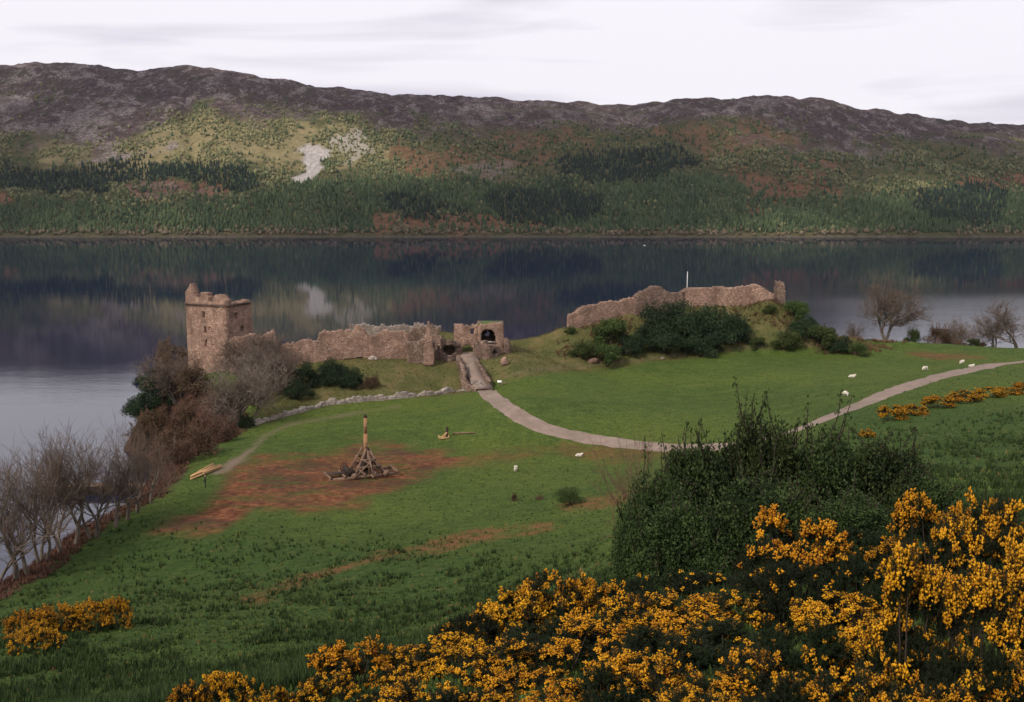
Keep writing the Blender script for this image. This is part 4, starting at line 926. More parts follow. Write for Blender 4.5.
# person in dark clothes by the beams
p = hit(205.5, 487.5); pe = empty('person', tuple(p), math.radians(-70)); tag(pe, 'person in dark clothes standing on the grass beside the pale stacked beams', 'person')
m = MT('dark_clothes_and_skin'); sep = m.n('ShaderNodeSeparateXYZ'); tcx = m.n('ShaderNodeTexCoord'); m.l(tcx.outputs['Object'], sep.inputs[0])
c = m.ramp(m.mr(sep.outputs[2], 0, 1.8), [(0.0, (0.03, 0.026, 0.024)), (0.05, (0.035, 0.033, 0.036)), (0.5, (0.022, 0.02, 0.023)), (0.815, (0.03, 0.022, 0.025)), (0.835, (0.42, 0.27, 0.20)), (1, (0.42, 0.27, 0.2))]); m.color(c)
skin_figure('body', [(0,0,.98),(0,.01,1.2),(0,.0,1.40),(0,.0,1.50),(0,-.01,1.60),(0,-.02,1.72),
    (.10,0,.92),(.12,-.02,.50),(.12,.02,.09),(.13,-.12,.04),(-.10,0,.92),(-.12,.02,.50),(-.13,.05,.09),(-.14,-.09,.04),
    (.19,0,1.42),(.25,.02,1.14),(.22,-.12,.92),(.21,-.18,.85),(-.19,0,1.42),(-.25,.03,1.14),(-.22,-.10,.92),(-.21,-.15,.85)],
    [(0,1),(1,2),(2,3),(3,4),(4,5),(0,6),(6,7),(7,8),(8,9),(0,10),(10,11),(11,12),(12,13),(2,14),(14,15),(15,16),(16,17),(2,18),(18,19),(19,20),(20,21)],
    [(.17,.12),(.17,.12),(.19,.12),.06,.085,.085,.10,.075,.05,.05,.10,.075,.05,.05,.075,.055,.042,.045,.075,.055,.042,.045], m.m, pe)
bm = bmesh.new(); bmesh.ops.create_uvsphere(bm, u_segments=14, v_segments=10, radius=.108)
for v in bm.verts:
    if v.co.z < -.02 and v.co.y < .03: v.co *= .8
me = bpy.data.meshes.new('hair'); bm.to_mesh(me); bm.free(); h_ = obj('hair', me, M['wood_dark'], pe); h_.location = (0, .012, 1.70)

# sheep
SH = skin_figure('sheep', [(0,0,.62),(.34,0,.64),(-.34,0,.62),(.52,0,.72),(.66,0,.86),(.80,0,.82),(.92,0,.74),(.30,.14,.40),(.31,.15,.05),(.30,-.14,.40),(.29,-.15,.05),(-.36,.14,.42),(-.40,.15,.05),(-.36,-.14,.42),(-.34,-.15,.05),(-.56,0,.55),(.70,.14,.90),(.70,-.14,.90)],
    [(0,1),(0,2),(1,3),(3,4),(4,5),(5,6),(1,7),(7,8),(1,9),(9,10),(2,11),(11,12),(2,13),(13,14),(2,15),(4,16),(4,17)],
    [(.31,.29),(.30,.28),(.30,.28),(.19,.18),(.12,.11),(.10,.09),(.07,.06),.10,.04,.10,.04,.11,.045,.11,.045,.08,.035,.035], M['wool'], None, 2)
SHG = skin_figure('sheep', [(0,0,.62),(.34,0,.62),(-.34,0,.62),(.54,0,.58),(.70,0,.38),(.78,0,.22),(.84,0,.12),(.30,.14,.40),(.33,.15,.05),(.30,-.14,.40),(.27,-.15,.05),(-.36,.14,.42),(-.42,.15,.05),(-.36,-.14,.42),(-.32,-.15,.05),(-.56,0,.55),(.68,.13,.42),(.68,-.13,.42)],
    [(0,1),(0,2),(1,3),(3,4),(4,5),(5,6),(1,7),(7,8),(1,9),(9,10),(2,11),(11,12),(2,13),(13,14),(2,15),(4,16),(4,17)],
    [(.31,.29),(.30,.28),(.30,.28),(.19,.18),(.12,.11),(.10,.09),(.07,.06),.10,.04,.10,.04,.11,.045,.11,.045,.08,.035,.035], M['wool'], None, 2)
SHL = skin_figure('sheep', [(0,0,.26),(.34,0,.27),(-.34,0,.26),(.50,0,.36),(.62,0,.52),(.76,0,.48),(.87,0,.41),(.42,.22,.08),(.62,.24,.05),(.40,-.20,.08),(.20,-.26,.05),(-.42,.24,.10),(-.20,.30,.05),(-.46,-.20,.10),(-.56,0,.2),(.66,.13,.56),(.66,-.13,.56)],
    [(0,1),(0,2),(1,3),(3,4),(4,5),(5,6),(1,7),(7,8),(1,9),(9,10),(2,11),(11,12),(2,13),(2,14),(4,15),(4,16)],
    [(.33,.27),(.31,.26),(.31,.26),(.19,.18),(.12,.11),(.10,.09),(.07,.06),.07,.04,.07,.04,.09,.045,.09,.08,.035,.035], M['wool'], None, 2)
used = set()
for (px, py, src, rz, s_, lb) in [(578.5,456.8,SHL,10,1.05,'white sheep on the grass just below the path, right of the trebuchet field'),(515.5,471.5,SHG,80,.95,'white sheep nearest the camera, alone on the grass right of the bare earth'),
     (851.5,377.6,SHL,3,1.25,'white sheep lying in the meadow above the path, largest of those on the right'),(846,396.4,SHG,120,1.0,'white sheep in the meadow close above the path behind the green thicket'),
     (925.5,370.6,SHG,200,1.05,'white sheep close to the bend where the path turns to the right edge'),(961.5,364.4,SH,25,1.1,'white sheep standing above the path toward the right edge'),(971,366.8,SHL,5,1.0,'white sheep lying at the very edge of the path')]:
    o = src if src.name not in used else src.copy()
    if o is not src: col.objects.link(o)
    used.add(src.name); p = hit(px, py); o.location = (p[0], p[1], p[2] + .02); o.rotation_euler = (0, 0, math.radians(rz)); o.scale = (s_ * .86,) * 3
    tag(o, lb, 'sheep', 'sheep grazing about the path')

# jetty on the near water, behind the bare trees
j0 = at(46, 493, 178); j1 = at(168, 493, 178)
jt = empty('jetty', (j0[0], j0[1], 0)); tag(jt, 'long dark jetty low over the water behind the row of bare trees', 'jetty')
L_ = j1[0] - j0[0] + 3
mb = MB(); mb.bar((0, 0, 1.55), (L_, 0, 1.55), 2.2, .25, .05); mb.build('deck', M['wood_grey'], jt)
mb = MB(); mb.bar((0, -1.05, .72), (L_, -1.05, .72), .2, 1.4, .05); mb.bar((0, 1.05, .72), (L_, 1.05, .72), .2, 1.4, .05); mb.build('side_boards', M['wood_dark'], jt)
for x_ in np.arange(.5, L_, 2.6):
    for y_ in (-1.22, 1.22): mb = MB(); mb.tube([(x_, y_, -3), (x_, y_, 1.75)], [.16, .14], 8); mb.build('pile', M['wood_dark'], jt)
# tiny white boat far out
p = at(644.5, 245, 52 / (245 - 208) * F); bo = empty('boat', (p[0], p[1], 0), .4); bo.scale = (.6, .6, .6); tag(bo, 'tiny white boat alone on the far water near the opposite shore', 'boat')
st = [(-2.4,.75,.0,.75),(-1.2,.95,-.25,.8),(.4,.95,-.28,.85),(1.8,.6,-.2,1.0),(2.7,.05,.2,1.15)]
V = []; Q = []
for x_, w_, zb_, zt_ in st: V += [(x_, -w_, zt_), (x_, -w_ * .6, zb_), (x_, w_ * .6, zb_), (x_, w_, zt_)]
for k in range(4):
    for j in range(4): Q.append((k * 4 + j, k * 4 + (j + 1) % 4, k * 4 + 4 + (j + 1) % 4, k * 4 + 4 + j))
Q += [(3, 2, 1, 0), (16, 17, 18, 19)]
mb = MB(); mb.add(V, Q); mb.build('hull', M['white'], bo)
mb = MB(); mb.bar((-.9, 0, 1.15), (.7, 0, 1.15), 1.2, .8, .15); mb.build('cabin', M['white'], bo)
# ------------------------------------------------------------------ plants
def quads_from(C_, U, V_):
    """one rhombic leaf per row: centre, half axis, half width"""
    n = len(C_); P = np.stack([C_ - U, C_ + V_ , C_ + U, C_ - V_], 1).reshape(-1, 3)
    return P, np.arange(n * 4).reshape(n, 4)
def unit(a): return a / (np.linalg.norm(a, axis=-1, keepdims=True) + 1e-9)
def leaf_cloud(R, C_, size, up=0.2, asp=0.55):
    n = len(C_); d = unit(R.normal(size=(n, 3)) + np.array([0, 0, up])); e = unit(np.cross(d, R.normal(size=(n, 3))))
    s_ = size * R.uniform(0.6, 1.3, (n, 1)); return quads_from(C_, d * s_, e * s_ * asp)
def rot_about(v, ax, a):
    return v * math.cos(a) + np.cross(ax, v) * math.sin(a) + ax * (ax @ v) * (1 - math.cos(a))
def bare_tree(seed, Ht=10.0, stems=1, spread=1.0, levels=6, lean=0.0, twig_r=0.011, trunk_r=0.2, low=0.28, cap=5200):
    """returns (trunk V,Q), (twig V,Q): a leafless branching tree, limbs and twigs"""
    R = np.random.default_rng(seed); A_ = {0: [[], [], 0], 1: [[], [], 0]}
    cnt = [0]
    def emit(P, r, k, which):
        V, Q = tube_arrays(P, r, k); a = A_[which]; a[0].append(V); a[1].append(Q + a[2]); a[2] += len(V)
    def grow(p, d, L, r, lv):
        if cnt[0] > cap: return
        cnt[0] += 1
        n = 5 if lv < 3 else 4; P = [p]; r1 = max(r * (0.62 if lv < levels else 0.35), twig_r * .55)
        for i in range(n):
            d = unit(d + R.normal(size=3) * (0.13 if lv < 2 else 0.16) + np.array([0, 0, 0.05 if lv < 2 else 0.075])); P.append(P[-1] + d * L / n)
        P = np.array(P); rr = np.linspace(r, r1, n + 1)
        emit(P, rr, 7 if r > .08 else (5 if r > .035 else 3), 0 if lv <= 2 else 1)
        if lv >= levels: return
        side = 3 if lv == 0 else 2
        for i in range(side):
            f = R.uniform(low if lv == 0 else 0.25, 0.95); j = min(int(f * n), n - 1); q = P[j] + (P[j + 1] - P[j]) * (f * n - j)
            ax = unit(np.cross(d, R.normal(size=3))); nd = rot_about(d, ax, (R.uniform(.5, .9) if lv == 0 else R.uniform(.65, 1.2)) * spread)
            grow(q, nd, L * R.uniform(.5, .8), max(np.interp(f, [0, 1], [r, r1]) * R.uniform(.45, .65), twig_r), lv + 1)
        for i in range(2 if lv < 3 else 1):
            ax = unit(np.cross(d, R.normal(size=3))); nd = rot_about(d, ax, R.uniform(.25, .65) * spread)
            grow(P[-1], nd, L * R.uniform(.66, .86), max(r1 * R.uniform(.75, .95), twig_r), lv + 1)
    for s_ in range(stems):
        a = s_ * 6.28 / max(stems, 1) + R.uniform(0, 1); o = np.array([math.cos(a), math.sin(a), 0]) * (0.25 if stems > 1 else 0)
        d = unit(np.array([math.cos(a) * .32 * (stems > 1) + lean, math.sin(a) * .32 * (stems > 1), 1.0]))
        grow(o + np.array([0, 0, -.3]), d, Ht * .34, trunk_r * (1 if stems == 1 else .7), 0)
    out = []
    for w_ in (0, 1): out.append((np.vstack(A_[w_][0]), np.vstack(A_[w_][1])))
    h = max(out[0][0][:, 2].max(), out[1][0][:, 2].max()); k = Ht / h
    return [(V * k, Q) for V, Q in out]
def tree_proto(name, seed, trunk_mat, twig_mat, **kw):
    (a, b) = bare_tree(seed, **kw); e = empty(name)
    obj('trunk', mesh_np('trunk', a[0], a[1], None, True), trunk_mat, e); obj('crown', mesh_np('crown', b[0], b[1]), twig_mat, e); return e
def bush_proto(name, seed, n, leaf, mat, lumps=12, R0=1.0, Hh=1.2, stems=6, sprays=0, smat=None, fill=.4, up=.2, base=0.0, spray_len=.7, lr=(.26, .46)):
    """leafy bush, radius R0, height Hh: leaves through lumpy clumps, stems inside"""
    R = np.random.default_rng(seed); C_ = []
    for i in range(lumps):
        a = R.uniform(0, 6.28); z = R.uniform(base + .12, .86); rr = math.sqrt(max(0, 1 - (z / .95) ** 2)) * R.uniform(.35, .85)
        C_.append((math.cos(a) * rr * R0, math.sin(a) * rr * R0, z * Hh, R.uniform(*lr)))
    C_ = np.array(C_); k = R.integers(0, lumps, n); d = unit(R.normal(size=(n, 3))); d[:, 2] = np.abs(d[:, 2]) * R.choice([1, 1, 1, -.6], n)
    sh = R.uniform(0, 1, (n, 1)) ** fill
    P = C_[k, :3] + d * sh * C_[k, 3:4] * np.array([R0, R0, Hh * .8]) * (1 + .35 * (R.uniform(size=(n, 1)) - .5))
    P[:, 2] = np.abs(P[:, 2]); V, Q = leaf_cloud(R, P, leaf, up)
    var = np.clip(R.normal(.42, .2, n) + (vn(P[:, 0] * 4 / R0 + 9, P[:, 2] * 4 / R0 + P[:, 1] * 3 / R0, seed) - .5) * .5, 0, 1)
    mb = MB()
    for s_ in range(stems):
        c = C_[s_ % lumps]; p0 = np.array([c[0] * .01, c[1] * .01, -.2]); p2 = c[:3]; p1 = (p0 + p2) / 2 + R.normal(size=3) * .08 * R0
        mb.tube([p0, p1, p2], [.035 * R0, .025 * R0, .01 * R0], 5, False)
    for s_ in range(sprays):
        c = C_[R.integers(0, lumps)]; dd = unit(R.normal(size=3) * .7 + np.array([0, 0, 1.1])); p0 = c[:3] + dd * c[3] * .7 * R0
        L = R.uniform(.35, 1) * spray_len; m_ = 5; pts_ = [p0]
        for i in range(m_): dd = unit(dd + R.normal(size=3) * .16); pts_.append(pts_[-1] + dd * L / m_)
        pts_ = np.array(pts_); mb.tube(pts_, np.linspace(.014, .004, m_ + 1) * R0, 4, False)
        nl = int(38 * L / spray_len); f = R.uniform(0, m_, nl); j = np.minimum(f.astype(int), m_ - 1)
        lp_ = pts_[j] + (pts_[j + 1] - pts_[j]) * (f - j)[:, None] + R.normal(size=(nl, 3)) * leaf * 1.1
        v2, q2 = leaf_cloud(R, lp_, leaf, up); Q = np.vstack([Q, q2 + len(V)]); V = np.vstack([V, v2]); var = np.r_[var, np.clip(R.normal(.5, .2, nl), 0, 1)]
    e = empty(name); obj('foliage', mesh_np('foliage', V, Q, dict(var=np.repeat(var, 4))), mat, e)
    mb.build('stems', smat or M['bark_dark'], e, True); e['R0'] = R0; e['Hh'] = float(np.percentile(V[:, 2], 99.6)); return e
def gorse_proto(name, seed, R0=1.0, Hh=1.3, spikes=460, fl=.75, nfl=19, fsz=.025, lumps=26, tall=False, needle=.026, slen=(.09, .21), top_only=False, nneed=48):
    R = np.random.default_rng(seed); C_ = []
    for i in range(lumps):
        a = R.uniform(0, 6.28); z = R.uniform(.15, .85); rr = math.sqrt(max(0, 1 - (z / .95) ** 2)) * R.uniform(.5, .95)
        C_.append((math.cos(a) * rr * R0, math.sin(a) * rr * R0, z * Hh, R.uniform(.13, .27) * R0))
    C_ = np.array(C_); FP_, FU, FW, FX, FV = [], [], [], [], []; NP, NU, NV = [], [], []; st = MB()
    for c in C_:
        p0 = np.array([c[0] * .01, c[1] * .01, -.25]); p2 = c[:3]; p1 = (p0 + p2) / 2 + np.r_[R.normal(size=2) * .08, -.1] * R0
        st.tube([p0, p1, p2], [.022, .016, .008], 5, False)
    tot = int(spikes * 1.7)
    for s_ in range(tot):
        c = C_[R.integers(0, lumps)]; d = unit(R.normal(size=3) + np.array([c[0], c[1], c[2] * .3 + .35]) / R0 * .7); d[2] = abs(d[2]) if R.uniform() < .85 else d[2]
        p = c[:3] + d * c[3] * R.uniform(.55, 1.05); p[2] = max(p[2], .05)
        g = unit(d * 1.0 + np.array([0, 0, .5]) + R.normal(size=3) * .25); L = R.uniform(*slen)
        if tall: g = unit(g + np.array([0, 0, 1.2])); L *= 1.7
        q = p + g * L; st.tube([c[:3] + d * c[3] * .2, p, q], [.006, .005, .002], 3, False)
        f = R.uniform(-.5, 1, nneed); cc = p + g * L * f[:, None] + R.normal(size=(nneed, 3)) * .012
        dd = unit(R.normal(size=(nneed, 3)) + g * .9); NP.append(cc); NU.append(dd * needle * R.uniform(.6, 1.3, (nneed, 1))); NV.append(unit(np.cross(dd, R.normal(size=(nneed, 3)))) * needle * .16)
        if s_ < spikes * fl and (not top_only or p[2] > Hh * .62 or R.uniform() < .12):
            m_ = int(nfl * R.uniform(.5, 1.4)); f = R.uniform(.15, 1.0, m_) ** .8; out = unit(np.cross(R.normal(size=(m_, 3)), g))
            cc = p + g * L * f[:, None] + out * R.uniform(.008, .034, (m_, 1)) * (fsz / .017)
            FP_.append(cc); FU.append(unit(out + g * .8 + R.normal(size=(m_, 3)) * .25)); FV.append(np.clip(R.normal(.55, .22) + R.normal(size=m_) * .16, 0, 1))
    C2 = np.vstack(FP_); U = np.vstack(FU); n = len(C2); e1 = unit(np.cross(U, R.normal(size=(n, 3)))); e2 = np.cross(U, e1)
    s_ = fsz * R.uniform(.7, 1.35, (n, 1))
    P = np.stack([C2 - U * s_ * .7, C2 + e1 * s_ * .8, C2 + e2 * s_ * .62, C2 - e1 * s_ * .8, C2 - e2 * s_ * .62, C2 + U * s_ * 1.25], 1).reshape(-1, 3)
    f = np.array([(0, 2, 1), (0, 3, 2), (0, 4, 3), (0, 1, 4), (5, 1, 2), (5, 2, 3), (5, 3, 4), (5, 4, 1)])
    T = (f[None] + (np.arange(n) * 6)[:, None, None]).reshape(-1, 3)
    e = empty(name); obj('flowers', mesh_np('flowers', P, T, dict(var=np.repeat(np.concatenate(FV), 6))), M['gorse_flower'], e)
    NP = np.vstack(NP); NU = np.vstack(NU); NV = np.vstack(NV); n = len(NP)
    P = np.stack([NP - NV, NP + NV, NP + NU * 2], 1).reshape(-1, 3)
    obj('foliage', mesh_np('foliage', P, np.arange(n * 3).reshape(n, 3), dict(var=np.repeat(R.uniform(0, 1, n), 3))), M['gorse_leaf'], e)
    st.build('stems', M['bark_dark'], e); e['R0'] = R0; e['Hh'] = float(np.percentile(C2[:, 2], 99)); return e
protos_used = set()
def put(proto, loc, scale=(1, 1, 1), rz=0.0, label=None, cat=None, group=None):
    o = proto if proto.name not in protos_used else copy_tree(proto)
    protos_used.add(proto.name)
    if proto.name in SPARE: SPARE.discard(proto.name)
    o.location = tuple(loc); o.scale = scale; o.rotation_euler = (0, 0, rz); o["label"] = label
    tag(o, label, cat, group); return o
SPARE = set()
def by_top(proto, px, top, Y, rad_px, rz, label, cat, group, lim=(.45, 2.2), sink=0.05):
    """stand a plant on the ground Y metres off in column px, as tall as the photo shows it"""
    p = ground(px, Y); zt = at(px, top, Y)[2]; h = max(zt - p[2], .25); sx = rad_px / F * Y / proto['R0']; sx = max(sx, h / proto['Hh'] / lim[1]); sz = max(h / proto['Hh'], lim[0] * sx)
    return put(proto, (p[0], p[1], p[2] - sink), (sx, sx, sz), rz, label, cat, group)

# --- bare trees
T_row = [tree_proto('bare_tree', 101 + i, M['bark'], M['twig'], Ht=11, stems=s_, spread=sp, trunk_r=.24, levels=5, low=.4, lean=le, twig_r=.012) for i, (s_, sp, le) in enumerate([(1, .78, 0), (2, .72, .0), (3, .66, .08), (1, .85, .1)])]
rows = [  # px, base py, top py, prototype, label
 (-14,592,452,1,'bare tree cut off by the left edge of the photo'),(17,579,446,0,'bare tree second from the left edge, with a pale twisted trunk'),
 (28,575,470,3,'smaller bare tree leaning right, in front of the lower end of the row'),(42,562,432,2,'bare tree with several stems leaning right, left of the jetty'),
 (60,552,426,1,'bare tree with the thickest dark twin trunk, before the left jetty end'),(75,545,440,0,'slender bare tree just right of the thick twin trunk'),
 (94,538,420,2,'bare tree with a fan of stems in the middle of the row'),(115,527,428,3,'bare tree leaning slightly right beyond the fan-shaped one'),
 (127,520,436,0,'thin bare tree third from the upper end of the row'),(137,512,432,1,'bare tree second from the upper end of the row, twin stemmed'),(150,503,440,3,'last small bare tree at the upper end of the row, next to the russet bushes')]
for i, (px, pb, pt, k, lb) in enumerate(rows):
    p = hit(max(px, 0), pb) if px >= 0 else np.array([*(at(px, pb, 91)[:2]), 0]); p[2] = float(tz(p[0], p[1])); h = (pb - pt + 16) / F * p[1]
    s_ = h / 11; put(T_row[k], p, (s_ * 1.05, s_ * 1.05, s_), i * 1.9 + .4, lb, 'tree', 'bare trees along the left field edge')
T_far = [tree_proto('bare_tree', 151 + i, M['bark'], M['twig'], Ht=11, stems=s_, spread=1.1, trunk_r=.26, levels=5, low=.25, twig_r=.028) for i, s_ in enumerate([1, 3])]
T_mid = [tree_proto('bare_tree', 131 + i, M['bark'], M['twig' if i == 1 else 'twig_grey'], Ht=9, stems=s_, spread=1.0, trunk_r=.20, levels=5, low=.25, twig_r=.026) for i, s_ in enumerate([4, 3])]
for i, (px, pb, pt, k, Y, lb) in enumerate([
 (240,428,348,0,172,'broad grey bare tree with many stems in front of the tower foot'),(262,408,338,0,188,'tall bare tree right of the tower, its crown over the ruined wall'),
 (226,434,376,1,172,'grey-brown bare tree low in front of the tower, left of the broad one'),(281,400,345,1,190,'bare tree at the right edge of the clump, beside the dark evergreen bush'),
 (248,392,330,1,198,'bare tree close behind the clump, against the tower right face'),
 (176,415,345,1,205,'bare brown tree left of the tower over the dark bank'),(268,385,322,0,203,'bare tree with its top above the ruined wall right of the tower')]):
    p = ground(px, Y); zt = at(px, pt, Y)[2]; s_ = max((zt - p[2]) / 9, .5); put(T_mid[k], p, (s_ * 1.15, s_ * 1.15, s_), i * 1.3, lb, 'tree', 'bare trees below the tower')
# right-hand trees on the crest
T_big = tree_proto('bare_tree', 163, M['bark'], M['twig'], Ht=14, stems=2, spread=1.1, trunk_r=.55, levels=6, low=.55, twig_r=.034, cap=7000)
p = ground(883, 251); put(T_big, p, (1.45, 1.45, (at(884, 264, 251)[2] - p[2]) / 14), .3, 'large spreading bare tree with a double trunk on the crest right of the knoll', 'tree')
for i, (px, pt, Y, k, w_, lb) in enumerate([(1012,290,246,0,1.6,'bare tree at the right edge of the photo on the meadow crest'),(990,306,248,3,1.2,'small bare tree just left of the one at the right edge'),
      (956,314,262,3,1.1,'small faint bare tree behind the crest beside the brown bush'),(943,324,264,1,.9,'smallest faint bare tree directly right of the round brown bush'),(852,318,255,3,.7,'spindly bare tree left of the large double-trunked one'),(1034,318,247,1,1.1,'bare tree mostly outside the right edge of the photo')]):
    p = ground(px, Y); s_ = max((at(px, pt, Y)[2] - p[2]) / 11, .35); put(T_far[k % 2], p, (s_ * w_, s_ * w_, s_), i + .7, lb, 'tree', 'bare trees on the right crest')

# --- bushes
B_ever = [bush_proto('evergreen_bush', 201 + i, 9000, .085, M['ivy_leaf'], 14, 2.6, 3.0, 6, 10, spray_len=.9) for i in range(2)]
B_green = [bush_proto('green_bush', 211 + i, 7000, .085, M['bush_leaf'], 12, 2.2, 2.4, 6, 8, spray_len=.8) for i in range(2)]
B_rus = [bush_proto('russet_bush', 221 + i, 5200, .075, M['russet_leaf'], 12, 2.4, 2.6, 10, 26, M['twig_russet'], spray_len=1.3, fill=.3) for i in range(2)]
kn = 'bushes on the castle knoll'
for i, (px, top, Y, r, pr, lb, g) in enumerate([
 (660,305,233,26,B_ever[0],'large dark ivy-green bush at the left of the evergreen mass on the knoll',kn),(690,304,233,28,B_ever[1],'large dark ivy-green bush just left of the knoll centre under the flagpole',kn),
 (716,308,232,26,B_ever[0],'dark evergreen bush in the middle of the knoll below the long wall',kn),(738,322,230,18,B_ever[1],'small dark bush right of the big evergreen mass on the knoll',kn),(668,326,229,22,B_ever[1],'dark bush low on the knoll in front of the big evergreen mass',kn),(700,328,229,22,B_ever[0],'low dark bush beside the white rock at the foot of the knoll',kn),
 (612,322,231,20,B_green[0],'dark green bush high on the left side of the knoll under the climbing wall',kn),(585,340,227,14,B_green[1],'brighter green bush above the pinkish rock at the left foot of the knoll',kn),(607,346,226,16,B_green[0],'green bush right of the pinkish rock at the foot of the knoll',kn),(632,334,229,16,B_ever[0],'small dark bush between the green bushes and the evergreen mass on the knoll',kn),(571,326,231,6,B_green[1],'tiny green bush at the left end of the climbing wall',kn),
 (796,303,236,15,B_green[0],'green bush right of the wall stub at the top of the knoll',kn),(806,318,233,17,B_ever[1],'dark bush on the right shoulder of the knoll',kn),(788,330,230,15,B_green[1],'mid green bush low on the right side of the knoll',kn),(822,328,233,17,B_green[0],'green bush on the right slope of the knoll above its toe',kn),(840,336,234,13,B_ever[0],'dark bush at the right toe of the knoll',kn),(770,304,237,7,B_green[1],'small green bush beneath the end of the long wall',kn),(856,342,238,11,B_green[1],'low green bush beyond the right toe of the knoll',kn),(758,338,229,9,B_green[0],'small bush in the dry grass between evergreen mass and right-hand bushes',kn),
 (306,368,188,16,B_ever[0],'dark evergreen bush against the bare clump below the curtain wall',None),(328,364,190,18,B_ever[1],'dark evergreen bush in the middle of the bank below the curtain wall',None),(352,372,191,14,B_ever[0],'dark low bush at the right end of the group below the curtain wall',None),(300,384,186,14,B_ever[1],'low dark bush at the left end of the group, nearest the dry-stone wall',None),(371,378,192,9,B_rus[0],'small russet bush at the right end of the dark bushes below the curtain wall',None),
 (150,376,200,18,B_ever[1],'dark bush at the water edge of the headland, furthest left',None),(164,378,188,24,B_ever[0],'large dark bush on the headland slope left of the tower',None),(149,398,196,15,B_ever[0],'dark bush low at the water line of the headland',None),
 (172,358,207,18,B_rus[1],'brown leafy bush up against the left side of the tower',None),(196,372,199,20,B_rus[0],'brown bush at the foot of the tower left face',None),(158,366,208,14,B_rus[1],'brown bush over the dark bank at the water edge',None),
 (185,412,168,18,B_rus[0],'russet bush below the headland, left of the grey bare tree',None),(208,420,160,18,B_rus[1],'russet bush in the hollow in front of the grey bare trees',None),(172,428,154,22,B_rus[1],'russet bush beside the upper end of the bare tree row',None),(196,432,148,22,B_rus[0],'russet bush behind the stacked pale beams',None),(222,424,154,16,B_rus[1],'russet bush at the field edge by the worn track',None),(180,445,140,16,B_rus[0],'low russet bush nearest the stacked beams',None),(160,446,142,18,B_rus[1],'russet bush over the bank next to the last bare tree of the row',None),
 (141,402,196,15,B_ever[1],'dark bush at the outer tip of the headland, just above the water',None),(148,418,170,18,B_rus[0],'russet bush on the bare bank below the dark headland bushes',None),(144,432,152,16,B_rus[1],'russet bush on the bank directly above the bare tree row',None),(158,412,176,18,B_rus[1],'russet bush between the dark headland bushes and the grey bare tree',None),
 (245,418,165,9,B_ever[0],'small dark bush at the left end of the dry-stone wall',None),
 (936,323,254,16,B_rus[0],'round dark brown bush on the crest right of the large bare tree',None),(909,328,252,9,B_green[1],'small bright green bush at the foot of the large bare tree',None),(970,338,250,9,B_green[0],'low green bush on the crest left of the trees at the right edge',None),(957,340,250,9,B_rus[1],'low rusty bush on the crest, middle of three',None),(980,341,249,9,B_rus[0],'low rusty bush on the crest close to the small bare tree',None),(866,340,247,9,B_ever[0],'low dark bush at the foot of the large bare tree, left side',None),
 (571,487,104,19,bush_proto('round_bush', 231, 9000, .06, M['bush_leaf'], 14, 2.0, 2.6, 6, 10),'round dark green bush standing alone in the field below the sheep',None),
 (515,492,112,5,B_rus[0],'tiny rusty clump in the field left of the round green bush',None),(540,494,111,5,B_rus[1],'tiny rusty clump just left of the round green bush',None)]):
    if g == kn or 160 < px < 380 or px < 160:
        q_ = hit(px, top + r * (1.25 if g == kn else 1.1)); s_ = r * 1.12 / F * q_[1] / pr['R0']
        put(pr, (q_[0], q_[1], q_[2] - .1), (s_, s_, s_ * (1.0 if g == kn else 1.1)), i * 2.1, lb, 'bush', g or 'bushes below the castle')
    else: by_top(pr, px, top, Y, r, i * 2.1, lb, 'bush', g, (.35, 1.9))
# the big thicket in front of the path
B_sh = [bush_proto('leafy_shrub', 241 + i, 24000, .058, M['shrub_leaf'], 44, 2.2, 2.8, 20, 75, fill=.30, spray_len=1.2, lr=(.18, .36)) for i in range(3)]
tg = 'leafy shrubs of the dark thicket'
for i, (px, top, Y, r, lb) in enumerate([
 (655,472,27,46,'dark leafy shrub at the left end of the big thicket'),(700,440,29,60,'dark leafy shrub left of centre in the thicket, overlapping the path'),(758,412,30,60,'tallest dark leafy shrub in the middle of the thicket'),
 (828,428,30,62,'dark leafy shrub right of centre in the thicket, below the curve of the path'),(890,440,30,60,'dark leafy shrub toward the right end of the thicket'),(928,470,29,50,'lowest dark leafy shrub at the right end of the thicket'),
 (690,500,23,60,'dark leafy shrub in front on the left of the thicket, above the gorse'),(770,478,24,66,'dark leafy shrub in front in the middle of the thicket, above the gorse'),(860,492,24,62,'dark leafy shrub in front on the right of the thicket, behind the flowering arch'),(640,520,24,34,'small dark leafy shrub at the lower left corner of the thicket')]):
    by_top(B_sh[i % 3], px, top, Y, r, i * 1.7, lb, 'shrub', tg, (.5, 2.6))
p = ground(660, 27)
tw_ = tree_proto('bare_sapling', 171, M['twig_russet'], M['twig_russet'], Ht=4, stems=4, spread=.8, levels=4, trunk_r=.03, twig_r=.006, low=.3)
p = ground(652, 30); put(tw_, p, (1, 1, (at(652, 424, 30)[2] - p[2]) / 4), .2, 'thin reddish leafless sapling at the left edge of the thicket, in front of the path', 'sapling')

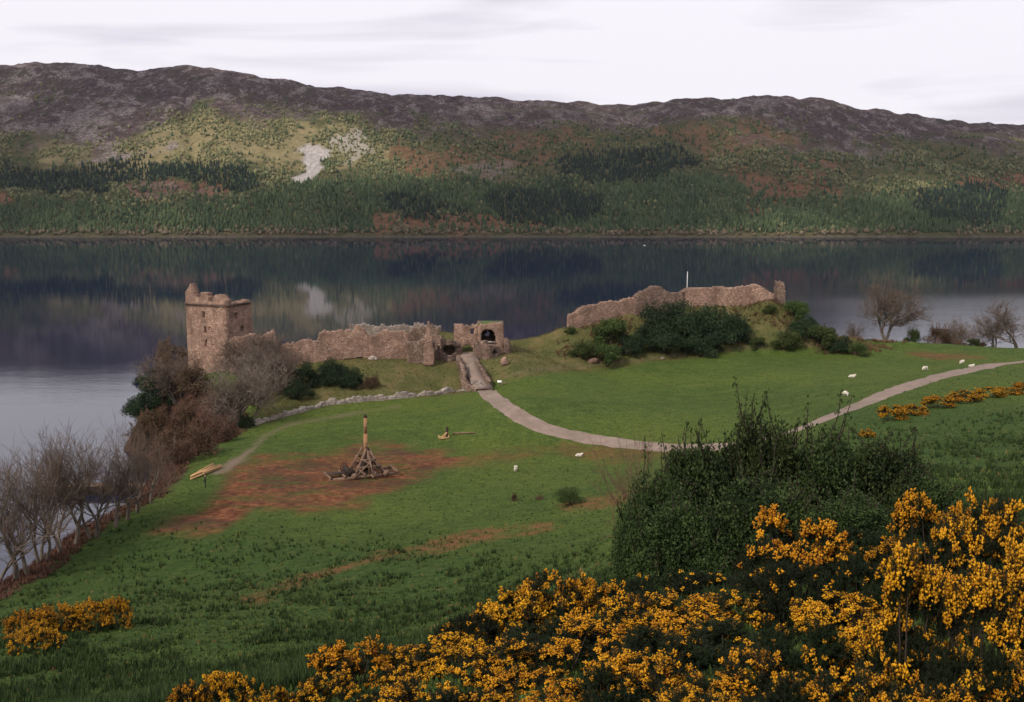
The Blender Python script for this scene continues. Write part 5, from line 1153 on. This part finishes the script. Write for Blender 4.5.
# --- gorse
G = [gorse_proto('gorse_bush', 301, fl=.64), gorse_proto('gorse_bush', 302, fl=.44, spikes=420), gorse_proto('gorse_bush', 303, Hh=1.6, fl=.8, spikes=420, top_only=True), gorse_proto('gorse_bush', 304, R0=.7, Hh=1.8, spikes=300, fl=.7, tall=True, lumps=14)]
G.append(gorse_proto('gorse_bush', 305, fl=.10, spikes=330, nneed=80, needle=.032))
gf = 'flowering gorse of the near thicket'
for i, (px, top, Y, r, k, lb) in enumerate([
 (172,682,13.5,24,1,'smallest yellow gorse clump, leftmost along the bottom edge'),(216,672,13.5,36,0,'small yellow gorse bush second from the left along the bottom edge'),(262,684,13,20,1,'tiny mostly green gorse clump right of the two small ones at the bottom'),
 (318,674,13.5,34,1,'low yellow gorse at the left foot of the main thicket'),(350,640,14.5,50,0,'yellow gorse bush forming the left peak of the main thicket'),(408,648,14.5,46,1,'yellow gorse bush right of the left peak of the thicket'),(455,640,14.5,48,0,'yellow gorse bush below and left of the tall orange one'),
 (512,590,16.5,48,0,'tall orange-yellow gorse bush rising against the green field, left half'),(552,574,17,52,1,'tall orange-yellow gorse bush at the top of the left thicket'),(598,578,17,46,0,'yellow gorse bush touching the dark leafy thicket on its left'),(500,640,12.5,56,1,'yellow gorse bush in front of the tall orange ones'),(575,624,13,60,2,'yellow gorse bush with a dark hollow below its flowers'),
 (420,682,11.5,52,1,'yellow gorse along the bottom edge left of the middle'),(520,678,10.5,60,0,'yellow gorse along the bottom edge, in the middle'),(640,600,14,52,1,'yellow gorse bush in front of the left corner of the dark thicket'),(690,598,14,60,0,'bright yellow gorse bush under the dark thicket'),(745,594,14,56,1,'yellow gorse left below the flowering arch'),
 (650,652,10.5,64,0,'bright yellow gorse in front, left of the tall spikes along the bottom'),(805,512,15,62,2,'arching gorse with flowers over a dark hollow, in front of the leafy shrubs'),(760,656,10,66,1,'yellow gorse at the bottom below the flowering arch'),(848,592,12.5,56,0,'bright yellow gorse bush right below the arch'),
 (905,622,11,54,0,'dense yellow gorse left of the dark upright stems'),(940,496,15,40,2,'high gorse bush in the upper right with flowers along its top'),(1000,496,13.5,56,1,'gorse bush at the right edge, level with the high one'),(860,672,8.8,70,1,'gorse at the bottom edge right of the middle'),
 (990,566,11.5,60,0,'dense yellow gorse mass near the right edge'),(932,548,9.2,40,3,'leggy gorse with dark upright stems and few flowers, in front of the yellow mass'),(1012,540,9.2,42,3,'leggy dark-stemmed gorse at the right edge of the photo'),(960,680,8.2,60,1,'gorse at the bottom right, below the dark upright stems'),(700,690,9.5,56,1,'gorse at the bottom edge beneath the dark thicket'),(470,612,15.5,40,4,'dark green gorse almost without flowers behind the left thicket'),(545,622,14.5,50,4,'dark green gorse almost without flowers beneath the tall orange bushes'),(612,620,13.5,46,4,'dark green gorse with few flowers, right of the hollow below the orange bushes'),
 (665,630,12,56,4,'dark green gorse with few flowers under the dark thicket'),(735,628,12,58,4,'dark green gorse between the flowering masses left of the middle bottom'),(800,560,13.5,56,4,'dark green gorse filling the hollow under the flowering arch'),(810,620,10.5,54,4,'dark green gorse with few flowers below the arch'),(880,560,13,50,4,'dark green gorse behind the yellow mass right of the arch'),
 (925,620,9.5,44,4,'dark green gorse at the foot of the upright stems'),(790,680,8.6,52,4,'dark green gorse at the bottom edge right of the middle'),(460,690,10.5,46,4,'dark green gorse at the bottom edge left of the middle'),(990,640,8.6,46,4,'dark green gorse at the lower right between yellow masses'),(610,670,10,44,4,'dark green gorse near the bottom, left of the tall spikes'),(380,690,12,40,4,'dark green gorse at the bottom under the left peak'),
 (665,572,18,44,4,'dark green gorse at the left foot of the leafy thicket'),(720,574,17.5,44,4,'dark green gorse at the foot of the leafy thicket, left of the arch'),(872,528,17.5,46,4,'dark green gorse between the leafy thicket and the yellow mass at right'),(905,540,16.5,36,1,'yellow gorse tucked below the right end of the leafy thicket'),
 (580,688,10,56,0,'gorse at the bottom edge below the tall orange bushes'),(1020,660,8.6,50,0,'gorse in the bottom right corner')]):
    by_top(G[k], px, top, Y, r * 1.06, i * 2.39, lb, 'gorse', gf, (.6, 1.5))
G2 = [gorse_proto('gorse_bush', 321 + i, R0=1.4, Hh=1.5, spikes=330, fl=.95, nfl=12, fsz=.032, needle=.05, slen=(.2, .4), nneed=22) for i in range(2)]
gl = 'gorse at the lower left'
for i, (px, top, Y, r, lb) in enumerate([(8,612,54,24,'orange gorse cut off by the left edge of the photo'),(40,604,56,26,'orange gorse in the middle of the small group at the lower left'),(72,602,57,24,'orange gorse right of the middle in the lower left group'),(102,599,58,20,'orange gorse at the right end of the lower left group'),(22,624,51,26,'orange gorse at the front of the lower left group')]):
    by_top(G2[i % 2], px, top, Y, r, i * 1.9, lb, 'gorse', gl, (.4, 1.4))
G3 = [gorse_proto('gorse_bush', 331 + i, R0=2.0, Hh=2.2, spikes=420, fl=.8, nfl=9, fsz=.055, needle=.09, slen=(.25, .5), nneed=22) for i in range(2)]
gr_ = 'row of gorse below the path at right'
for i, (px, top, Y, r, lb) in enumerate([(868,429,100,9,'small orange gorse nearest the thicket, apart from the row'),(893,406,112,15,'orange gorse at the left end of the row below the path'),(916,404,115,14,'orange gorse second in the row below the path'),(940,396,119,16,'orange gorse third in the row, where it starts to rise'),(964,391,124,17,'orange gorse in the middle of the rising row'),(988,388,128,15,'orange gorse toward the right of the rising row'),(1008,387,131,15,'last orange gorse in the row before the right edge'),(1028,386,134,15,'orange gorse cut by the right edge of the photo')]):
    by_top(G3[i % 2], px, top, Y, r, i * 1.7, lb, 'gorse', gr_, (.4, 1.6))

# --- grass, dead grass and bracken (stuff)
def tufts(name, label, P, blades, hgt, mat, seed, wid=.02, splay=.6):
    R = np.random.default_rng(seed); n = len(P)
    hs = hgt * R.uniform(.5, 1.4, n); k = blades; C_ = np.repeat(P, k, 0); h = np.repeat(hs, k)[:, None] * R.uniform(.6, 1.2, (n * k, 1))
    a = R.uniform(0, 6.28, n * k); o = np.stack([np.cos(a), np.sin(a), 0 * a], 1); C_ = C_ + o * h * .25 * R.uniform(0, 1, (n * k, 1)) - np.array([0, 0, .03])
    d = unit(o * R.uniform(.1, splay, (n * k, 1)) + np.array([0, 0, 1])); s_ = np.stack([-np.sin(a), np.cos(a), 0 * a], 1) * wid * (np.repeat(hs, k) / hgt)[:, None]
    V = np.stack([C_ - s_, C_ + s_, C_ + d * h], 1).reshape(-1, 3)
    var = np.clip(np.repeat(R.uniform(0, 1, n), k) * .7 + R.uniform(0, .3, n * k), 0, 1)
    o_ = obj(name, mesh_np(name, V, np.arange(n * k * 3).reshape(-1, 3), dict(var=np.repeat(var, 3))), mat); return tag(o_, label, 'grass', kind='stuff')
def scatter(n, Yr, pxr, seed, pw=1.0):
    R = np.random.default_rng(seed); u = R.uniform(0, 1, n); Y = 1 / (1 / Yr[0] + (1 / Yr[1] - 1 / Yr[0]) * u) if pw else R.uniform(*Yr, n)
    px = R.uniform(*pxr, n); X = (px - 512) / F * Y * 1.01; return X, Y, R
def field_at(A_, x, y):
    i = np.clip(((x - X0) / ST).astype(int), 0, nv - 1); j = np.clip(((y - Y0) / ST).astype(int), 0, nr - 1); return A_[j, i]
x, y, R = scatter(150000, (16, 110), (-420, 1480), 401); k = (field_at(rough, x, y) * sstep(.42, .62, fbm(x / 2.2, y / 2.2, 402) + .02) > R.uniform(0, 1, len(x))) & (field_at(edge, x, y) < .4)
tufts('tussock_grass', 'dark green tussocks scattered over the rough lower slope', np.stack([x, y, tz(x, y)], -1)[k], 9, .40, M['tussock'], 403, .03)
x, y, R = scatter(230000, (11, 240), (-420, 1480), 404); k = (field_at(edge, x, y) < .3) & (field_at(dirt, x, y) < .3) & (field_at(track, x, y) < .2)
Cp = np.array([hit(*p)[:2] for p in [(484,388),(505,408),(525,420.5),(550,430.5),(580,437),(610,441),(650,446),(700,448),(745,443.5),(780,436),(815,424),(850,409),(880,396.5),(910,385)]])
k &= polydist(x, y, Cp, False) > 2.2
tufts('meadow_grass', 'short green grass of the meadow', np.stack([x, y, tz(x, y)], -1)[k], 5, .19, M['tuft'], 405, .05, 1.6)
x, y, R = scatter(90000, (30, 150), (-20, 1040), 406); d_ = np.maximum(field_at(rust, x, y) * .8, .05 * field_at(rough, x, y) * (fbm(x / 2, y / 2, 408) > .56)); k = d_ > R.uniform(0, 1, len(x))
tufts('dead_grass', 'tawny dead grass in a strip across the lower slope', np.stack([x, y, tz(x, y)], -1)[k], 8, .22, M['dead_tuft'], 407, .018)
R = np.random.default_rng(409); x = R.uniform(-75, 10, 160000); y = R.uniform(70, 215, 160000); k = (field_at(edge, x, y) > .35) & (tz(x, y) > 1.0) & (R.uniform(0, 1, len(x)) < np.where(y < 150, .8, .35))
tufts('bracken', 'dead red-brown bracken along the top of the bank at the left', np.stack([x, y, tz(x, y)], -1)[k], 6, .45, M['bracken'], 410, .05, 1.0)
R = np.random.default_rng(421); x = R.uniform(10, 95, 60000); y = R.uniform(200, 250, 60000); kz = field_at(bump_, x, y)
k = (kz > .12) & (sstep(.45, .6, fbm(x / 4, y / 4, 422)) * .35 > R.uniform(0, 1, len(x)))
tufts('dry_scrub', 'tan and brown dead stems in patches over the knoll', np.stack([x, y, tz(x, y)], -1)[k], 9, .75, leaf_mat('dead_stems', (0.075, 0.05, 0.028), (0.22, 0.145, 0.07), .15), 423, .05, .9)
R = np.random.default_rng(411); x = R.uniform(-60, 110, 120000); y = R.uniform(175, 262, 120000); k = (field_at(dry, x, y) > .4) & (R.uniform(0, 1, len(x)) < .35)
tufts('dry_grass', 'yellowish dry grass on the castle banks and knoll', np.stack([x, y, tz(x, y)], -1)[k], 6, .30, leaf_mat('dry_grass_blades', (0.07, 0.08, 0.018), (0.22, 0.165, 0.055), .15), 412, .035, .8)

# ------------------------------------------------------------------ the air over the loch
hz = bpy.data.materials.new('haze_air'); hz.use_nodes = True; hz.node_tree.nodes.clear()
pv = hz.node_tree.nodes.new('ShaderNodeVolumePrincipled'); ho = hz.node_tree.nodes.new('ShaderNodeOutputMaterial')
pv.inputs['Color'].default_value = (0.80, 0.84, 0.95, 1); pv.inputs['Density'].default_value = 0.00002; pv.inputs['Anisotropy'].default_value = 0.2
hz.node_tree.links.new(pv.outputs[0], ho.inputs['Volume'])
bx = [(-5200, -700, -12), (5200, -700, -12), (5200, 5000, -12), (-5200, 5000, -12), (-5200, -700, 620), (5200, -700, 620), (5200, 5000, 620), (-5200, 5000, 620)]
ha = obj('haze', mesh_np('haze', bx, np.array([[3, 2, 1, 0], [4, 5, 6, 7], [0, 1, 5, 4], [1, 2, 6, 5], [2, 3, 7, 6], [3, 0, 4, 7]])), hz); tag(ha, 'thin blue-grey haze in the air over the loch', 'haze', kind='stuff')

# unseen cloud bank added to shade the hills, gap shaped for the sunlight
CZ = 1400.0
def build_shade_cloud():
    cx_ = np.arange(-3000, 1700, 40.0); cy_ = np.arange(330, 2200, 40.0); CX_, CY_ = np.meshgrid(cx_, cy_)
    # follow the sun's ray down to the slope of the far hill
    n = np.array([0.0, -474.0, 1105.0]); n /= np.linalg.norm(n); p0 = np.array([0, 1795.0, 0]); d = -np.array(sdir)
    P = np.stack([CX_, CY_, np.full(CX_.shape, CZ)], -1); t = ((p0 - P) @ n) / (d @ n); Q = P + t[..., None] * d
    qx, qy, _ = project(Q[..., 0], Q[..., 1], Q[..., 2])
    gap = inpoly(qx, qy, [(10,158),(70,125),(150,108),(230,98),(310,102),(405,120),(425,150),(395,184),(305,198),(200,184),(110,182),(30,178)])
    edge_ = np.minimum(np.minimum(CX_ + 3000, 1660 - CX_), np.minimum(CY_ - 330, 2170 - CY_))
    S = (~gap) & (edge_ > 260 * fbm(CX_ / 260, CY_ / 260, 501)) & (fbm(CX_ / 210, CY_ / 210, 503) < .535)
    th = 60 + 200 * fbm(CX_ / 240, CY_ / 240, 502); lo = -40 * fbm(CX_ / 120, CY_ / 120, 504)
    ny_, nx_ = S.shape
    # corner lattice
    gx_ = np.arange(-3020, 1700, 40.0)[:nx_ + 1]; gy_ = np.arange(310, 2220, 40.0)[:ny_ + 1]; LX, LY = np.meshgrid(gx_, gy_)
    LX = LX + 30 * (vn(LX / 70, LY / 70, 505) - .5); LY = LY + 30 * (vn(LX / 70, LY / 70, 506) - .5)
    top = CZ + 60 + 170 * fbm(LX / 240, LY / 240, 502); bot = CZ - 50 * fbm(LX / 120, LY / 120, 504)
    nl = LX.size; V = np.vstack([np.stack([LX, LY, bot], -1).reshape(-1, 3), np.stack([LX, LY, top], -1).reshape(-1, 3)])
    id_ = lambda j, i, k: k * nl + j * LX.shape[1] + i
    F_ = []; Sp = np.pad(S, 1)
    for j in range(ny_):
        for i in range(nx_):
            if not S[j, i]: continue
            a, b, c, e = id_(j, i, 0), id_(j, i + 1, 0), id_(j + 1, i + 1, 0), id_(j + 1, i, 0)
            A_, B_, C_, E_ = a + nl, b + nl, c + nl, e + nl
            F_ += [(a, e, c, b), (A_, B_, C_, E_)]
            if not Sp[j, i + 1]: F_.append((a, b, B_, A_))
            if not Sp[j + 2, i + 1]: F_.append((c, e, E_, C_))
            if not Sp[j + 1, i]: F_.append((e, a, A_, E_))
            if not Sp[j + 1, i + 2]: F_.append((b, c, C_, B_))
    F_ = np.array(F_); u, inv = np.unique(F_.ravel(), return_inverse=True)
    m = MT('shade_cloud_vapour'); m.color((0.92, 0.92, 0.94)); m.b.inputs['Roughness'].default_value = 1
    tr = m.n('ShaderNodeBsdfTranslucent'); tr.inputs[0].default_value = (0.95, 0.95, 0.97, 1); mx = m.n('ShaderNodeMixShader'); mx.inputs[0].default_value = 0.6
    m.l(m.b.outputs[0], mx.inputs[1]); m.l(tr.outputs[0], mx.inputs[2]); m.l(mx.outputs[0], m.nt.nodes['Material Output'].inputs[0])
    o = obj('shade_cloud', mesh_np('shade_cloud', V[u], inv.reshape(-1, 4), None, True), m.m); tag(o, 'unseen white vapour bank added to shade the far hills, its gap shaped for sun', 'shade_cloud', kind='stuff')
build_shade_cloud()
